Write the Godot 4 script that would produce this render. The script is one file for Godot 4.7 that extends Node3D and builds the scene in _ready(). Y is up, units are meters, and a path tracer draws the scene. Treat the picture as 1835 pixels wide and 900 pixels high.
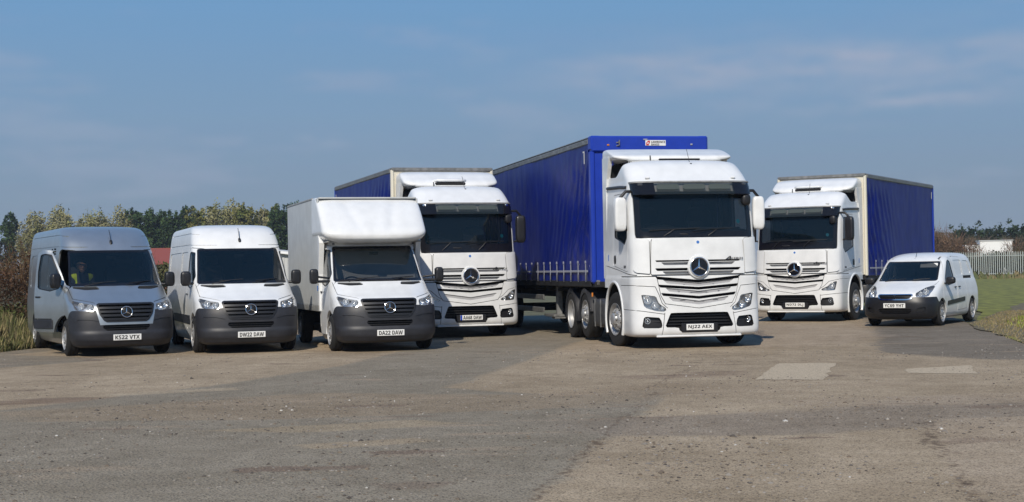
extends Node3D
# Vehicles parked on a worn airfield apron: camera, light, then the setting, then the vehicles, small things last.

# ------------------------------------------------------------------ triangle soup
class Soup:
	var p := PackedVector3Array()
	var n := PackedVector3Array()
	var c := PackedColorArray()
	func tri(a: Vector3, b: Vector3, d: Vector3, na: Vector3, nb: Vector3, nd: Vector3) -> void:
		p.push_back(a); p.push_back(b); p.push_back(d)
		n.push_back(na); n.push_back(nb); n.push_back(nd)
	func quad(a: Vector3, b: Vector3, d: Vector3, e: Vector3, nn: Vector3) -> void:
		tri(a, b, d, nn, nn, nn); tri(a, d, e, nn, nn, nn)
	func quadn(a: Vector3, b: Vector3, d: Vector3, e: Vector3, na: Vector3, nb: Vector3, nd: Vector3, ne: Vector3) -> void:
		tri(a, b, d, na, nb, nd); tri(a, d, e, na, nd, ne)
	func add(o: Soup, t := Transform3D()) -> Soup:
		for i in o.p.size():
			p.push_back(t * o.p[i]); n.push_back((t.basis * o.n[i]).normalized())
		return self
	func mirrored() -> Soup:
		var o := Soup.new()
		var m := Vector3(-1, 1, 1)
		for i in p.size():
			o.p.push_back(p[i] * m); o.n.push_back(n[i] * m)
		return o
	func offset(d: float) -> Soup:
		var o := Soup.new()
		for i in p.size():
			o.p.push_back(p[i] + n[i] * d)
		o.n = n.duplicate()
		return o
	func moved(v: Vector3) -> Soup:
		var o := Soup.new()
		for i in p.size():
			o.p.push_back(p[i] + v)
		o.n = n.duplicate()
		return o
	static func cross_at(a: Vector3, da: float, na: Vector3, b: Vector3, db: float, nb: Vector3) -> Array:
		if b < a:
			var t2 := db / (db - da)
			return [b.lerp(a, t2), nb.lerp(na, t2).normalized()]
		var t := da / (da - db)
		return [a.lerp(b, t), na.lerp(nb, t).normalized()]
	func half(src: Soup, k: int, d: Array) -> void:   # keeps what has d < 0
		var cnt := 0
		for i in 3:
			if d[i] < 0.0: cnt += 1
		if cnt == 0: return
		if cnt == 3:
			tri(src.p[k], src.p[k + 1], src.p[k + 2], src.n[k], src.n[k + 1], src.n[k + 2]); return
		var q := []; var qn := []
		for i in 3:
			var j := (i + 1) % 3
			if d[i] < 0.0:
				q.push_back(src.p[k + i]); qn.push_back(src.n[k + i])
			if (d[i] < 0.0) != (d[j] < 0.0):
				var r := cross_at(src.p[k + i], d[i], src.n[k + i], src.p[k + j], d[j], src.n[k + j])
				q.push_back(r[0]); qn.push_back(r[1])
		for i in range(1, q.size() - 1):
			tri(q[0], q[i], q[i + 1], qn[0], qn[i], qn[i + 1])
	func refine(f: Callable, fine: float) -> Soup:      # bisects triangles near the cut until their edges are no longer than `fine`
		var o := Soup.new()
		var st := []
		for k in range(0, p.size(), 3):
			st.push_back([p[k], p[k + 1], p[k + 2], n[k], n[k + 1], n[k + 2]])
			while st.size():
				var t: Array = st.pop_back()
				var l0: float = t[0].distance_to(t[1]); var l1: float = t[1].distance_to(t[2]); var l2: float = t[2].distance_to(t[0])
				var l := maxf(l0, maxf(l1, l2))
				if l <= fine or minf(absf(f.call(t[0])), minf(absf(f.call(t[1])), absf(f.call(t[2])))) > l:
					o.tri(t[0], t[1], t[2], t[3], t[4], t[5]); continue
				var i := 0 if l == l0 else (1 if l == l1 else 2)
				var j := (i + 1) % 3; var m := (i + 2) % 3
				var c: Vector3 = (t[i] + t[j]) * 0.5; var cn: Vector3 = (t[3 + i] + t[3 + j]).normalized()
				st.push_back([t[i], c, t[m], t[3 + i], cn, t[3 + m]]); st.push_back([c, t[j], t[m], cn, t[3 + j], t[3 + m]])
		return o
	func split(f: Callable, gap := 0.0, fine := 0.0) -> Array:      # [inside, outside]
		if fine > 0.0: return refine(f, fine).split(f, gap)
		var a := Soup.new(); var b := Soup.new()
		for k in range(0, p.size(), 3):
			var d0: float = f.call(p[k]); var d1: float = f.call(p[k + 1]); var d2: float = f.call(p[k + 2])
			if d0 > gap and d1 > gap and d2 > gap:
				b.tri(p[k], p[k + 1], p[k + 2], n[k], n[k + 1], n[k + 2]); continue
			a.half(self, k, [d0 + gap, d1 + gap, d2 + gap])
			b.half(self, k, [gap - d0, gap - d1, gap - d2])
		return [a, b]
	func skirt(depth: float) -> Soup:                   # turns the free edges inwards, so that a panel has thickness
		var edges := {}
		for k in range(0, p.size(), 3):
			for i in 3:
				var a := k + i
				var b := k + (i + 1) % 3
				var ka := Vector3i((p[a] * 4000.0).round()); var kb := Vector3i((p[b] * 4000.0).round())
				if ka == kb: continue
				var key := [ka, kb] if ka < kb else [kb, ka]
				if edges.has(key): edges[key] = null
				else: edges[key] = [a, b]
		var mid := []
		for e in edges.values():
			if e == null: continue
			var a: int = e[0]; var b: int = e[1]
			var t := int(a / 3) * 3
			var cen := (p[t] + p[t + 1] + p[t + 2]) / 3.0
			var out := (p[b] - p[a]).cross(n[a]).normalized()
			if out.dot(p[a] - cen) < 0.0: out = -out
			mid.push_back([p[a], p[b], p[b] - n[b] * depth, p[a] - n[a] * depth, out])
		for m in mid: quad(m[0], m[1], m[2], m[3], m[4])
		return self
	func mesh() -> ArrayMesh:
		for k in range(0, p.size(), 3):                  # front faces run clockwise
			if (p[k + 1] - p[k]).cross(p[k + 2] - p[k]).dot(n[k] + n[k + 1] + n[k + 2]) > 0.0:
				var t := p[k + 1]; p[k + 1] = p[k + 2]; p[k + 2] = t
				t = n[k + 1]; n[k + 1] = n[k + 2]; n[k + 2] = t
				if c.size(): 
					var cc := c[k + 1]; c[k + 1] = c[k + 2]; c[k + 2] = cc
		var a := []
		a.resize(Mesh.ARRAY_MAX)
		a[Mesh.ARRAY_VERTEX] = p; a[Mesh.ARRAY_NORMAL] = n
		if c.size(): a[Mesh.ARRAY_COLOR] = c
		var m := ArrayMesh.new()
		m.add_surface_from_arrays(Mesh.PRIMITIVE_TRIANGLES, a)
		return m

# ------------------------------------------------------------------ shapes
func box(s: Soup, c: Vector3, size: Vector3, bev := 0.01, b := Basis()) -> Soup:
	var h := size * 0.5
	bev = minf(bev, minf(h.x, minf(h.y, h.z)) * 0.9)
	var i := h - Vector3.ONE * bev
	var P := func(sx: float, sy: float, sz: float, ax: int) -> Vector3:
		var v := Vector3(sx * (h.x if ax == 0 else i.x), sy * (h.y if ax == 1 else i.y), sz * (h.z if ax == 2 else i.z))
		return c + b * v
	for ax in 3:
		var u := (ax + 1) % 3
		var w := (ax + 2) % 3
		for sg in [-1.0, 1.0]:
			var q := []
			for k in [[-1.0, -1.0], [1.0, -1.0], [1.0, 1.0], [-1.0, 1.0]]:
				var e := Vector3.ZERO
				e[ax] = sg; e[u] = k[0]; e[w] = k[1]
				q.push_back(P.call(e.x, e.y, e.z, ax))
			var nn := Vector3.ZERO
			nn[ax] = sg
			s.quad(q[0], q[1], q[2], q[3], b * nn)
		for su in [-1.0, 1.0]:
			for sw in [-1.0, 1.0]:                        # edges along ax
				var q := []
				for k in [[-1.0, u], [1.0, u], [1.0, w], [-1.0, w]]:
					var e := Vector3.ZERO
					e[ax] = k[0]; e[u] = su; e[w] = sw
					q.push_back(P.call(e.x, e.y, e.z, k[1]))
				var nn := Vector3.ZERO
				nn[u] = su; nn[w] = sw
				s.quad(q[0], q[1], q[2], q[3], (b * nn).normalized())
	for sx in [-1.0, 1.0]:
		for sy in [-1.0, 1.0]:
			for sz in [-1.0, 1.0]:
				var nn := (b * Vector3(sx, sy, sz)).normalized()
				s.tri(P.call(sx, sy, sz, 0), P.call(sx, sy, sz, 1), P.call(sx, sy, sz, 2), nn, nn, nn)
	return s

func bx(c: Vector3, size: Vector3, bev := 0.01, b := Basis()) -> Soup:
	return box(Soup.new(), c, size, bev, b)

func tube(pts: Array, r: float, sides := 8, s: Soup = null, r2 := -1.0) -> Soup:
	if s == null: s = Soup.new()
	if r2 < 0.0: r2 = r
	var rings := []
	var up := Vector3.UP
	for i in pts.size():
		var d: Vector3 = (pts[mini(i + 1, pts.size() - 1)] - pts[maxi(i - 1, 0)]).normalized()
		if absf(d.dot(up)) > 0.95: up = Vector3.RIGHT if absf(d.x) < 0.9 else Vector3.FORWARD
		var a := d.cross(up).normalized()
		var b := a.cross(d)
		up = b
		var ring := []
		for k in sides:
			var t := TAU * k / sides
			ring.push_back(a * cos(t) + b * sin(t))
		rings.push_back(ring)
	for i in pts.size() - 1:
		var ra := lerpf(r, r2, float(i) / (pts.size() - 1)); var rb := lerpf(r, r2, float(i + 1) / (pts.size() - 1))
		for k in sides:
			var l := (k + 1) % sides
			s.quadn(pts[i] + rings[i][k] * ra, pts[i] + rings[i][l] * ra, pts[i + 1] + rings[i + 1][l] * rb, pts[i + 1] + rings[i + 1][k] * rb, rings[i][k], rings[i][l], rings[i + 1][l], rings[i + 1][k])
	for e in [0, pts.size() - 1]:
		var re := r if e == 0 else r2
		var d: Vector3 = (pts[0] - pts[1]).normalized() if e == 0 else (pts[-1] - pts[-2]).normalized()
		for k in range(1, sides - 1):
			s.tri(pts[e] + rings[e][0] * re, pts[e] + rings[e][k] * re, pts[e] + rings[e][k + 1] * re, d, d, d)
	return s

# profile of (radius, along) turned about the local +X axis
func lathe(prof: Array, t := Transform3D(), seg := 28, s: Soup = null) -> Soup:
	if s == null: s = Soup.new()
	for i in prof.size() - 1:
		var a: Vector2 = prof[i]; var b: Vector2 = prof[i + 1]
		var d := b - a
		var nx := d.x; var nr := -d.y          # outward normal, profile running from outer face inwards over the rim
		var l := sqrt(nx * nx + nr * nr)
		if l < 1e-6: continue
		nx /= l; nr /= l
		for k in seg:
			var t0 := TAU * k / seg; var t1 := TAU * (k + 1) / seg
			var e0 := Vector3(0, cos(t0), sin(t0)); var e1 := Vector3(0, cos(t1), sin(t1))
			var x := Vector3.RIGHT
			var n0 := (t.basis * (x * nx + e0 * nr)).normalized(); var n1 := (t.basis * (x * nx + e1 * nr)).normalized()
			var q := [t * (x * a.y + e0 * a.x), t * (x * a.y + e1 * a.x), t * (x * b.y + e1 * b.x), t * (x * b.y + e0 * b.x)]
			if a.x < 1e-5: s.tri(q[0], q[2], q[3], n0, n1, n0)
			elif b.x < 1e-5: s.tri(q[0], q[1], q[2], n0, n1, n0)
			else: s.quadn(q[0], q[1], q[2], q[3], n0, n1, n1, n0)
	return s

# rounded box: superellipsoid with exponent e (2 round, 6 boxy)
func blob(c: Vector3, h: Vector3, e := 4.0, b := Basis(), nu := 20, nv := 14, s: Soup = null) -> Soup:
	if s == null: s = Soup.new()
	var f := func(v: Vector3) -> Vector3:
		var k := pow(pow(absf(v.x), e) + pow(absf(v.y), e) + pow(absf(v.z), e), -1.0 / e)
		return v * k
	var P := []; var N := []
	for i in nv + 1:
		for j in nu + 1:
			var a := PI * i / nv; var o := TAU * j / nu
			var q: Vector3 = f.call(Vector3(sin(a) * cos(o), cos(a), sin(a) * sin(o)))
			P.push_back(c + b * (q * h))
			var g := Vector3(signf(q.x) * pow(absf(q.x), e - 1.0) / h.x, signf(q.y) * pow(absf(q.y), e - 1.0) / h.y, signf(q.z) * pow(absf(q.z), e - 1.0) / h.z)
			N.push_back((b * g).normalized())
	for i in nv:
		for j in nu:
			var k := i * (nu + 1) + j
			s.quadn(P[k], P[k + 1], P[k + nu + 2], P[k + nu + 1], N[k], N[k + 1], N[k + nu + 2], N[k + nu + 1])
	return s

# surface over u,v in 0..1
func sheet(f: Callable, nu: int, nv: int, outward: Vector3, s: Soup = null) -> Soup:
	if s == null: s = Soup.new()
	var P := []
	for i in nu + 1:
		for j in nv + 1:
			P.push_back(f.call(float(i) / nu, float(j) / nv))
	var N := []
	for i in nu + 1:
		for j in nv + 1:
			var du: Vector3 = P[mini(i + 1, nu) * (nv + 1) + j] - P[maxi(i - 1, 0) * (nv + 1) + j]
			var dv: Vector3 = P[i * (nv + 1) + mini(j + 1, nv)] - P[i * (nv + 1) + maxi(j - 1, 0)]
			var q := du.cross(dv).normalized()
			N.push_back(q)
	var tot := Vector3.ZERO
	for q in N: tot += q
	var sg := 1.0 if tot.dot(outward) >= 0.0 else -1.0
	for i in nu:
		for j in nv:
			var k := i * (nv + 1) + j
			var l := k + nv + 1
			s.quadn(P[k], P[l], P[l + 1], P[k + 1], N[k] * sg, N[l] * sg, N[l + 1] * sg, N[k + 1] * sg)
	return s

func prism(poly: PackedVector2Array, z0: float, z1: float, t := Transform3D(), s: Soup = null) -> Soup:
	if s == null: s = Soup.new()
	var ix := Geometry2D.triangulate_polygon(poly)
	for k in range(0, ix.size(), 3):
		for z in [z0, z1]:
			var nn := t.basis * Vector3(0, 0, 1 if (z == z1) == (z1 > z0) else -1)
			var q := []
			for m in 3: q.push_back(t * Vector3(poly[ix[k + m]].x, poly[ix[k + m]].y, z))
			s.tri(q[0], q[1], q[2], nn, nn, nn)
	var cw := 1.0 if Geometry2D.is_polygon_clockwise(poly) else -1.0
	for i in poly.size():
		var a := poly[i]; var b := poly[(i + 1) % poly.size()]
		var d := (b - a).normalized()
		var nn := (t.basis * Vector3(-d.y, d.x, 0) * cw).normalized()
		s.quad(t * Vector3(a.x, a.y, z0), t * Vector3(b.x, b.y, z0), t * Vector3(b.x, b.y, z1), t * Vector3(a.x, a.y, z1), nn)
	return s

func disc(c: Vector3, r: float, nn: Vector3, seg := 24, s: Soup = null) -> Soup:
	if s == null: s = Soup.new()
	var a := nn.cross(Vector3.UP if absf(nn.y) < 0.9 else Vector3.RIGHT).normalized()
	var b := nn.cross(a)
	for k in seg:
		var t0 := TAU * k / seg; var t1 := TAU * (k + 1) / seg
		s.tri(c, c + (a * cos(t0) + b * sin(t0)) * r, c + (a * cos(t1) + b * sin(t1)) * r, nn, nn, nn)
	return s

# ------------------------------------------------------------------ signed distances for cutting
static func sdp(v: PackedVector2Array, p: Vector2) -> float:
	var d := p.distance_squared_to(v[0])
	var s := 1.0
	var j := v.size() - 1
	for i in v.size():
		var e := v[j] - v[i]
		var w := p - v[i]
		var b := w - e * clampf(w.dot(e) / e.dot(e), 0.0, 1.0)
		d = minf(d, b.dot(b))
		var c1 := p.y >= v[i].y; var c2 := p.y < v[j].y; var c3 := e.x * w.y > e.y * w.x
		if (c1 and c2 and c3) or (not c1 and not c2 and not c3): s = -s
		j = i
	return s * sqrt(d)

func poly2(a: Array) -> PackedVector2Array:
	var o := PackedVector2Array()
	for k in a: o.push_back(Vector2(k[0], k[1]))
	return o

# mode 0: front view (x, y); 1: mirrored front (|x|, y); 2: side view (z, y) on side sg (0 both)
func cut(a: Array, r: float, mode: int, zlo := -1.2, zhi := 9.0, sg := 0.0) -> Callable:
	var v := poly2(a)
	if r > 0.0:
		var o := Geometry2D.offset_polygon(v, -r)
		if o.size(): v = o[0]
	var lo := v[0]; var hi := v[0]
	for q in v:
		lo = lo.min(q); hi = hi.max(q)
	var m := r + 0.15
	lo -= Vector2(m, m); hi += Vector2(m, m)
	return func(p: Vector3) -> float:
		var q := Vector2(p.x, p.y)
		if mode == 1: q.x = absf(p.x)
		elif mode == 2:
			q.x = p.z
			if sg != 0.0 and p.x * sg < 0.3: return 1.0
			if sg == 0.0 and absf(p.x) < 0.3: return 1.0
		if mode < 2 and (p.z < zlo or p.z > zhi): return 1.0
		if q.x < lo.x or q.y < lo.y or q.x > hi.x or q.y > hi.y: return 1.0
		return sdp(v, q) - r

# thin groove along a polyline in the same views
func groove(a: Array, half: float, mode: int, zlo := -1.2, sg := 0.0) -> Callable:
	var v := poly2(a)
	return func(p: Vector3) -> float:
		var q := Vector2(p.x, p.y)
		if mode == 1: q.x = absf(p.x)
		elif mode == 2:
			q.x = p.z
			if sg != 0.0 and p.x * sg < 0.3: return 1.0
			if sg == 0.0 and absf(p.x) < 0.3: return 1.0
		if mode < 2 and p.z < zlo: return 1.0
		var d := 9.0
		for i in v.size() - 1:
			var e := v[i + 1] - v[i]; var w := q - v[i]
			d = minf(d, (w - e * clampf(w.dot(e) / e.dot(e), 0.0, 1.0)).length())
		return d - half

# ------------------------------------------------------------------ body shell: plan outlines [y, front z, half width, depth of the rounded front, squareness] stacked
func pchip(t: PackedFloat64Array, y: PackedFloat64Array, x: float) -> float:
	var n := t.size()
	var i := 0
	while i < n - 2 and x > t[i + 1]: i += 1
	var h := t[i + 1] - t[i]
	var sl := func(k: int) -> float: return (y[k + 1] - y[k]) / maxf(t[k + 1] - t[k], 1e-9)
	var d := func(k: int) -> float:
		if k == 0: return sl.call(0)
		if k == n - 1: return sl.call(n - 2)
		var a: float = sl.call(k - 1); var b: float = sl.call(k)
		return 0.0 if a * b <= 0.0 else 2.0 * a * b / (a + b)
	var u := clampf((x - t[i]) / h, 0.0, 1.0)
	var u2 := u * u; var u3 := u2 * u
	return y[i] * (2 * u3 - 3 * u2 + 1) + h * d.call(i) * (u3 - 2 * u2 + u) + y[i + 1] * (3 * u2 - 2 * u3) + h * d.call(i + 1) * (u3 - u2)

func shell(keys: Array, zr: float, rr := 0.12, step := 0.05, nf := 26, ns := 40) -> Soup:
	var t := PackedFloat64Array(); var col := []
	for k in 5: col.push_back(PackedFloat64Array())
	var acc := 0.0
	for i in keys.size():
		if i: acc += Vector3(keys[i][0] - keys[i - 1][0], keys[i][1] - keys[i - 1][1], keys[i][2] - keys[i - 1][2]).length() + 1e-4
		t.push_back(acc)
		for k in 5: col[k].push_back(keys[i][k])
	var ts := []
	for i in keys.size() - 1:
		var c := ceili((t[i + 1] - t[i]) / step)
		for k in c: ts.push_back(lerpf(t[i], t[i + 1], float(k) / c))
	ts.push_back(acc)
	var m := nf + ns + 8
	var V := []
	for x in ts:
		var r := []
		for k in 5: r.push_back(pchip(t, col[k], x))
		var y: float = r[0]; var zf: float = r[1]; var w: float = r[2]; var D: float = r[3]; var e: float = r[4]
		var row := PackedVector3Array()
		var q := minf(rr, w * 0.9)
		for j in nf:
			var ph := PI / 2 * j / nf
			var rad := pow(pow(cos(ph), e) + pow(sin(ph), e), -1.0 / e)
			row.push_back(Vector3(w * rad * sin(ph), y, zf - D + D * rad * cos(ph)))
		for j in ns + 1: row.push_back(Vector3(w, y, lerpf(zf - D, zr + q, float(j) / ns)))
		for j in range(1, 5):
			var ph := PI / 2 * j / 4
			row.push_back(Vector3(w - q + q * cos(ph), y, zr + q - q * sin(ph)))
		for j in range(1, 4): row.push_back(Vector3((w - q) * (1.0 - j / 3.0), y, zr))
		V.push_back(row)
	var s := Soup.new()
	var rows := V.size()
	var N := []
	for i in rows:
		var rn := PackedVector3Array()
		for j in m:
			var a: Vector3 = V[i][j + 1] if j < m - 1 else V[i][j - 1] * Vector3(-1, 1, 1)
			var b: Vector3 = V[i][j - 1] if j > 0 else V[i][1] * Vector3(-1, 1, 1)
			var q := (a - b).cross(V[mini(i + 1, rows - 1)][j] - V[maxi(i - 1, 0)][j])
			rn.push_back(q.normalized() if q.length() > 1e-9 else Vector3.UP)
		N.push_back(rn)
	for i in rows - 1:
		for j in m - 1:
			var va := [V[i][j], V[i][j + 1], V[i + 1][j + 1], V[i + 1][j]]; var na := [N[i][j], N[i][j + 1], N[i + 1][j + 1], N[i + 1][j]]
			s.quadn(va[0], va[1], va[2], va[3], na[0], na[1], na[2], na[3])
			var f := Vector3(-1, 1, 1)
			s.quadn(va[0] * f, va[1] * f, va[2] * f, va[3] * f, na[0] * f, na[1] * f, na[2] * f, na[3] * f)
	return s

# ------------------------------------------------------------------ scene tree helpers
var used := {}
func numbered(called: String) -> String:
	var k: int = used.get(called, 0)
	used[called] = k + 1
	return called if k == 0 else "%s_%03d" % [called, k]

func tag(o: Node, label: String, category: String, group := "", kind := "") -> Node:
	if label: o.set_meta("label", label)
	if category: o.set_meta("category", category)
	if group: o.set_meta("group", group)
	if kind: o.set_meta("kind", kind)
	return o

func thing(called: String, label: String, category: String, at := Vector3.ZERO, turn := 0.0, group := "") -> Node3D:
	var o := Node3D.new()
	o.name = numbered(called)
	o.position = at
	o.rotation_degrees.y = turn
	add_child(o)
	tag(o, label, category, group)
	return o

func child_name(parent: Node, called: String) -> String:
	var k := 0
	var nm := called
	while parent.has_node(nm):
		k += 1
		nm = "%s_%03d" % [called, k]
	return nm

func part(called: String, s, m: Material, parent: Node = null, at := Transform3D()) -> MeshInstance3D:
	var o := MeshInstance3D.new()
	if s is Soup and s.p.is_empty(): print("empty part ", called)
	else: o.mesh = s.mesh() if s is Soup else s
	o.material_override = m
	if parent == null:
		o.name = numbered(called); add_child(o)
	else:
		o.name = child_name(parent, called); parent.add_child(o)
	o.transform = at
	return o

func holder(called: String, parent: Node, at := Transform3D()) -> Node3D:
	var o := Node3D.new()
	o.name = child_name(parent, called)
	parent.add_child(o)
	o.transform = at
	return o

func struct(called: String, s, m: Material) -> MeshInstance3D:
	var o := part(called, s, m)
	o.set_meta("kind", "structure")
	return o

var bold_font: Font
# lettering of a given width and capital height, centred, facing +Z of its transform
func lettering(called: String, words: String, size: Vector2, m: Material, parent: Node, at: Transform3D, slant := 0.0) -> MeshInstance3D:
	var tm := TextMesh.new()
	tm.font = bold_font; tm.font_size = 64; tm.pixel_size = 0.01; tm.depth = 0.03; tm.text = words
	tm.horizontal_alignment = HORIZONTAL_ALIGNMENT_CENTER; tm.vertical_alignment = VERTICAL_ALIGNMENT_CENTER
	var bb := tm.get_aabb()
	var sc := Vector3(size.x / bb.size.x, size.y / bb.size.y, 0.12)
	var b := Basis(Vector3(sc.x, 0, 0), Vector3(slant * sc.y, sc.y, 0), Vector3(0, 0, sc.z))
	var o := part(called, tm, m, parent)
	o.transform = at * Transform3D(b, b * -(bb.position + bb.size * 0.5))
	return o

# ------------------------------------------------------------------ ground, fields, plants, far buildings
var rng := RandomNumberGenerator.new()

func ground_map() -> ImageTexture:
	# plan of the apron: x -12..16, z -48..-4; tarmac patches, dirt and cracks, as sRGB albedo
	var W := 1024; var H := 1536
	var x0 := -12.0; var z0 := -48.0; var px := 28.0 / W; var pz := 44.0 / H
	var nz := FastNoiseLite.new()
	nz.noise_type = FastNoiseLite.TYPE_SIMPLEX_SMOOTH; nz.fractal_octaves = 5; nz.frequency = 0.012; nz.seed = 4
	var n1 := nz.get_image(W, H, false, false, false).get_data()
	nz.seed = 11; nz.frequency = 0.05
	var n2 := nz.get_image(W, H, false, false, false).get_data()
	nz.seed = 23; nz.frequency = 0.004
	var n3 := nz.get_image(W, H, false, false, false).get_data()
	var d := PackedFloat32Array()
	d.resize(W * H * 3)
	var base := Vector3(173, 155, 130)
	for i in W * H:
		var v := (n1[i] - 128) * 0.11 + (n2[i] - 128) * 0.11 + (n3[i] - 128) * 0.08
		d[i * 3] = base.x + v; d[i * 3 + 1] = base.y + v * 0.97; d[i * 3 + 2] = base.z + v * 0.93
	# [outline, colour shift towards, strength, edge softness in m, edge noise in m]
	var zones := [
		[[[-12, -4], [-12, -15.6], [-8.5, -15.9], [-5.9, -16.8], [-4.07, -19.97], [-2.74, -23.96], [-2.27, -27.0], [-1.2, -33], [0.5, -48], [5.2, -48], [1.9, -33], [1.23, -29.69], [0.2, -24.3], [-0.86, -18.97], [0.6, -17.4], [1.9, -18.2], [1.6, -16.4], [0.59, -12.04], [0.07, -9.47], [-0.6, -4]], Vector3(148, 138, 121), 0.92, 0.10, 0.12],
		[[[9.28, -38.64], [6.17, -24.7], [7.3, -22.6], [10.5, -21.5], [16, -22], [16, -48], [11.4, -48]], Vector3(131, 121, 107), 0.95, 0.15, 0.25],
		[[[-12, -24.2], [-8.66, -24.72], [-7.4, -26.6], [-8.4, -28.0], [-12, -30], [-12, -48], [-9.0, -48], [-9.5, -30]], Vector3(138, 128, 112), 0.8, 0.12, 0.12],
		[[[-5.9, -16.5], [-2.5, -18.5], [0.4, -17.6], [2.2, -19.4], [2.9, -18.2], [0.4, -15.8], [-2.5, -15.2], [-5.2, -15.4]], Vector3(156, 138, 114), 0.7, 0.5, 0.7],
		[[[0.3, -14.6], [2.6, -15.0], [4.9, -16.6], [6.5, -15.4], [4.4, -13.6], [2.4, -13.0], [0.9, -13.2]], Vector3(146, 133, 117), 0.75, 0.6, 0.6],
		[[[0.75, -12.65], [1.5, -12.9], [2.05, -12.45], [1.9, -12.0], [1.2, -11.85], [0.7, -12.05]], Vector3(181, 163, 138), 0.8, 0.10, 0.15],
		[[[3.95, -14.1], [3.72, -13.2], [3.32, -11.3], [3.0, -9.8], [2.7, -8.2], [8, -8.2], [9, -14.6], [5.5, -14.3]], Vector3(177, 159, 136), 0.8, 0.08, 0.12],
		[[[2.6, -16.3], [6.5, -17.0], [7.4, -15.9], [4.6, -15.5], [3.2, -15.6]], Vector3(175, 157, 134), 0.7, 0.15, 0.3],
		[[[-3.2, -14.2], [-1.0, -14.9], [-0.4, -14.5], [-2.0, -13.9]], Vector3(170, 152, 125), 0.7, 0.15, 0.3],
		[[[-1.9, -12.9], [-0.9, -13.3], [-0.6, -13.0], [-1.7, -12.6]], Vector3(172, 153, 126), 0.7, 0.12, 0.2],
		[[[-5.2, -18.9], [-3.7, -19.6], [-3.5, -19.2], [-4.9, -18.6]], Vector3(179, 162, 137), 0.8, 0.08, 0.15],
		[[[1.2, -27.5], [5.5, -27.0], [7.6, -30.0], [9.0, -37], [3.2, -38], [2.0, -31]], Vector3(175, 157, 135), 0.6, 0.3, 0.5],
		[[[5.0, -30.0], [5.25, -30.0], [5.75, -34.0], [5.5, -34.2]], Vector3(134, 121, 109), 0.7, 0.06, 0.12],
		[[[-9.5, -17.2], [-5.0, -18.4], [-5.2, -17.7], [-9.0, -16.5]], Vector3(136, 116, 97), 0.7, 0.25, 0.4],
		[[[1.4, -20.4], [3.2, -20.9], [3.1, -20.2], [1.8, -19.8]], Vector3(138, 119, 100), 0.6, 0.3, 0.4],
	]
	for q in zones:
		var pl := poly2(q[0])
		var lo := pl[0]; var hi := pl[0]
		for k in pl:
			lo = lo.min(k); hi = hi.max(k)
		var m: float = q[3] + q[4]
		var i0 := maxi(0, int((lo.x - m - x0) / px)); var i1 := mini(W, int((hi.x + m - x0) / px))
		var j0 := maxi(0, int((lo.y - m - z0) / pz)); var j1 := mini(H, int((hi.y + m - z0) / pz))
		var col: Vector3 = q[1]
		var bc := base
		for j in range(j0, j1):
			# spans of the row inside the outline, then a soft and noisy edge
			var z := z0 + (j + 0.5) * pz
			var xs := []
			for k in pl.size():
				var a := pl[k]; var b := pl[(k + 1) % pl.size()]
				if (a.y > z) != (b.y > z): xs.push_back(a.x + (z - a.y) / (b.y - a.y) * (b.x - a.x))
			xs.sort()
			for k in range(0, xs.size() - 1, 2):
				var ia := maxi(i0, int((xs[k] - m - x0) / px)); var ib := mini(i1, int((xs[k + 1] + m - x0) / px))
				for i in range(ia, ib):
					var x := x0 + (i + 0.5) * px
					var e: float = minf(x - xs[k], xs[k + 1] - x)
					var t := j * W + i
					e = minf(e, minf(z - lo.y, hi.y - z) + 0.3)
					e += q[4] * ((n1[t] - 128) * 0.008 + (n2[t] - 128) * 0.006)
					var w: float = q[2] * smoothstep(-q[3], q[3], e)
					if w <= 0.0: continue
					var o := (n1[t] - 128) * 0.07 + (n2[t] - 128) * 0.09
					d[t * 3] = lerpf(d[t * 3], col.x + o, w); d[t * 3 + 1] = lerpf(d[t * 3 + 1], col.y + o, w); d[t * 3 + 2] = lerpf(d[t * 3 + 2], col.z + o, w)
	# tyre-swept streaks of loose dirt lying across the apron, and cracks
	rng.seed = 77
	var dab := func(x: float, z: float, rx: float, rz: float, col: Vector3, w0: float) -> void:
		var ci := int((x - x0) / px); var cj := int((z - z0) / pz)
		var ri := int(rx / px) + 1; var rj := int(rz / pz) + 1
		for j in range(maxi(0, cj - rj), mini(H, cj + rj + 1)):
			for i in range(maxi(0, ci - ri), mini(W, ci + ri + 1)):
				var e := Vector2((i - ci) * px / rx, (j - cj) * pz / rz).length()
				var t := j * W + i
				e += (n2[t] - 128) * 0.006 + (n1[t] - 128) * 0.004
				var w: float = w0 * (1.0 - smoothstep(0.55, 1.0, e))
				if w > 0.0:
					d[t * 3] = lerpf(d[t * 3], col.x, w); d[t * 3 + 1] = lerpf(d[t * 3 + 1], col.y, w); d[t * 3 + 2] = lerpf(d[t * 3 + 2], col.z, w)
	for k in 190:
		var x := rng.randf_range(-10, 9.5); var z := rng.randf_range(-31, -8.5)
		if rng.randf() < 0.45: dab.call(x, z, rng.randf_range(0.15, 0.7), rng.randf_range(0.05, 0.22), Vector3(130, 111, 95), rng.randf_range(0.25, 0.7))
		else: dab.call(x, z, rng.randf_range(0.2, 1.0), rng.randf_range(0.06, 0.25), Vector3(177, 157, 134), rng.randf_range(0.2, 0.55))
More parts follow.
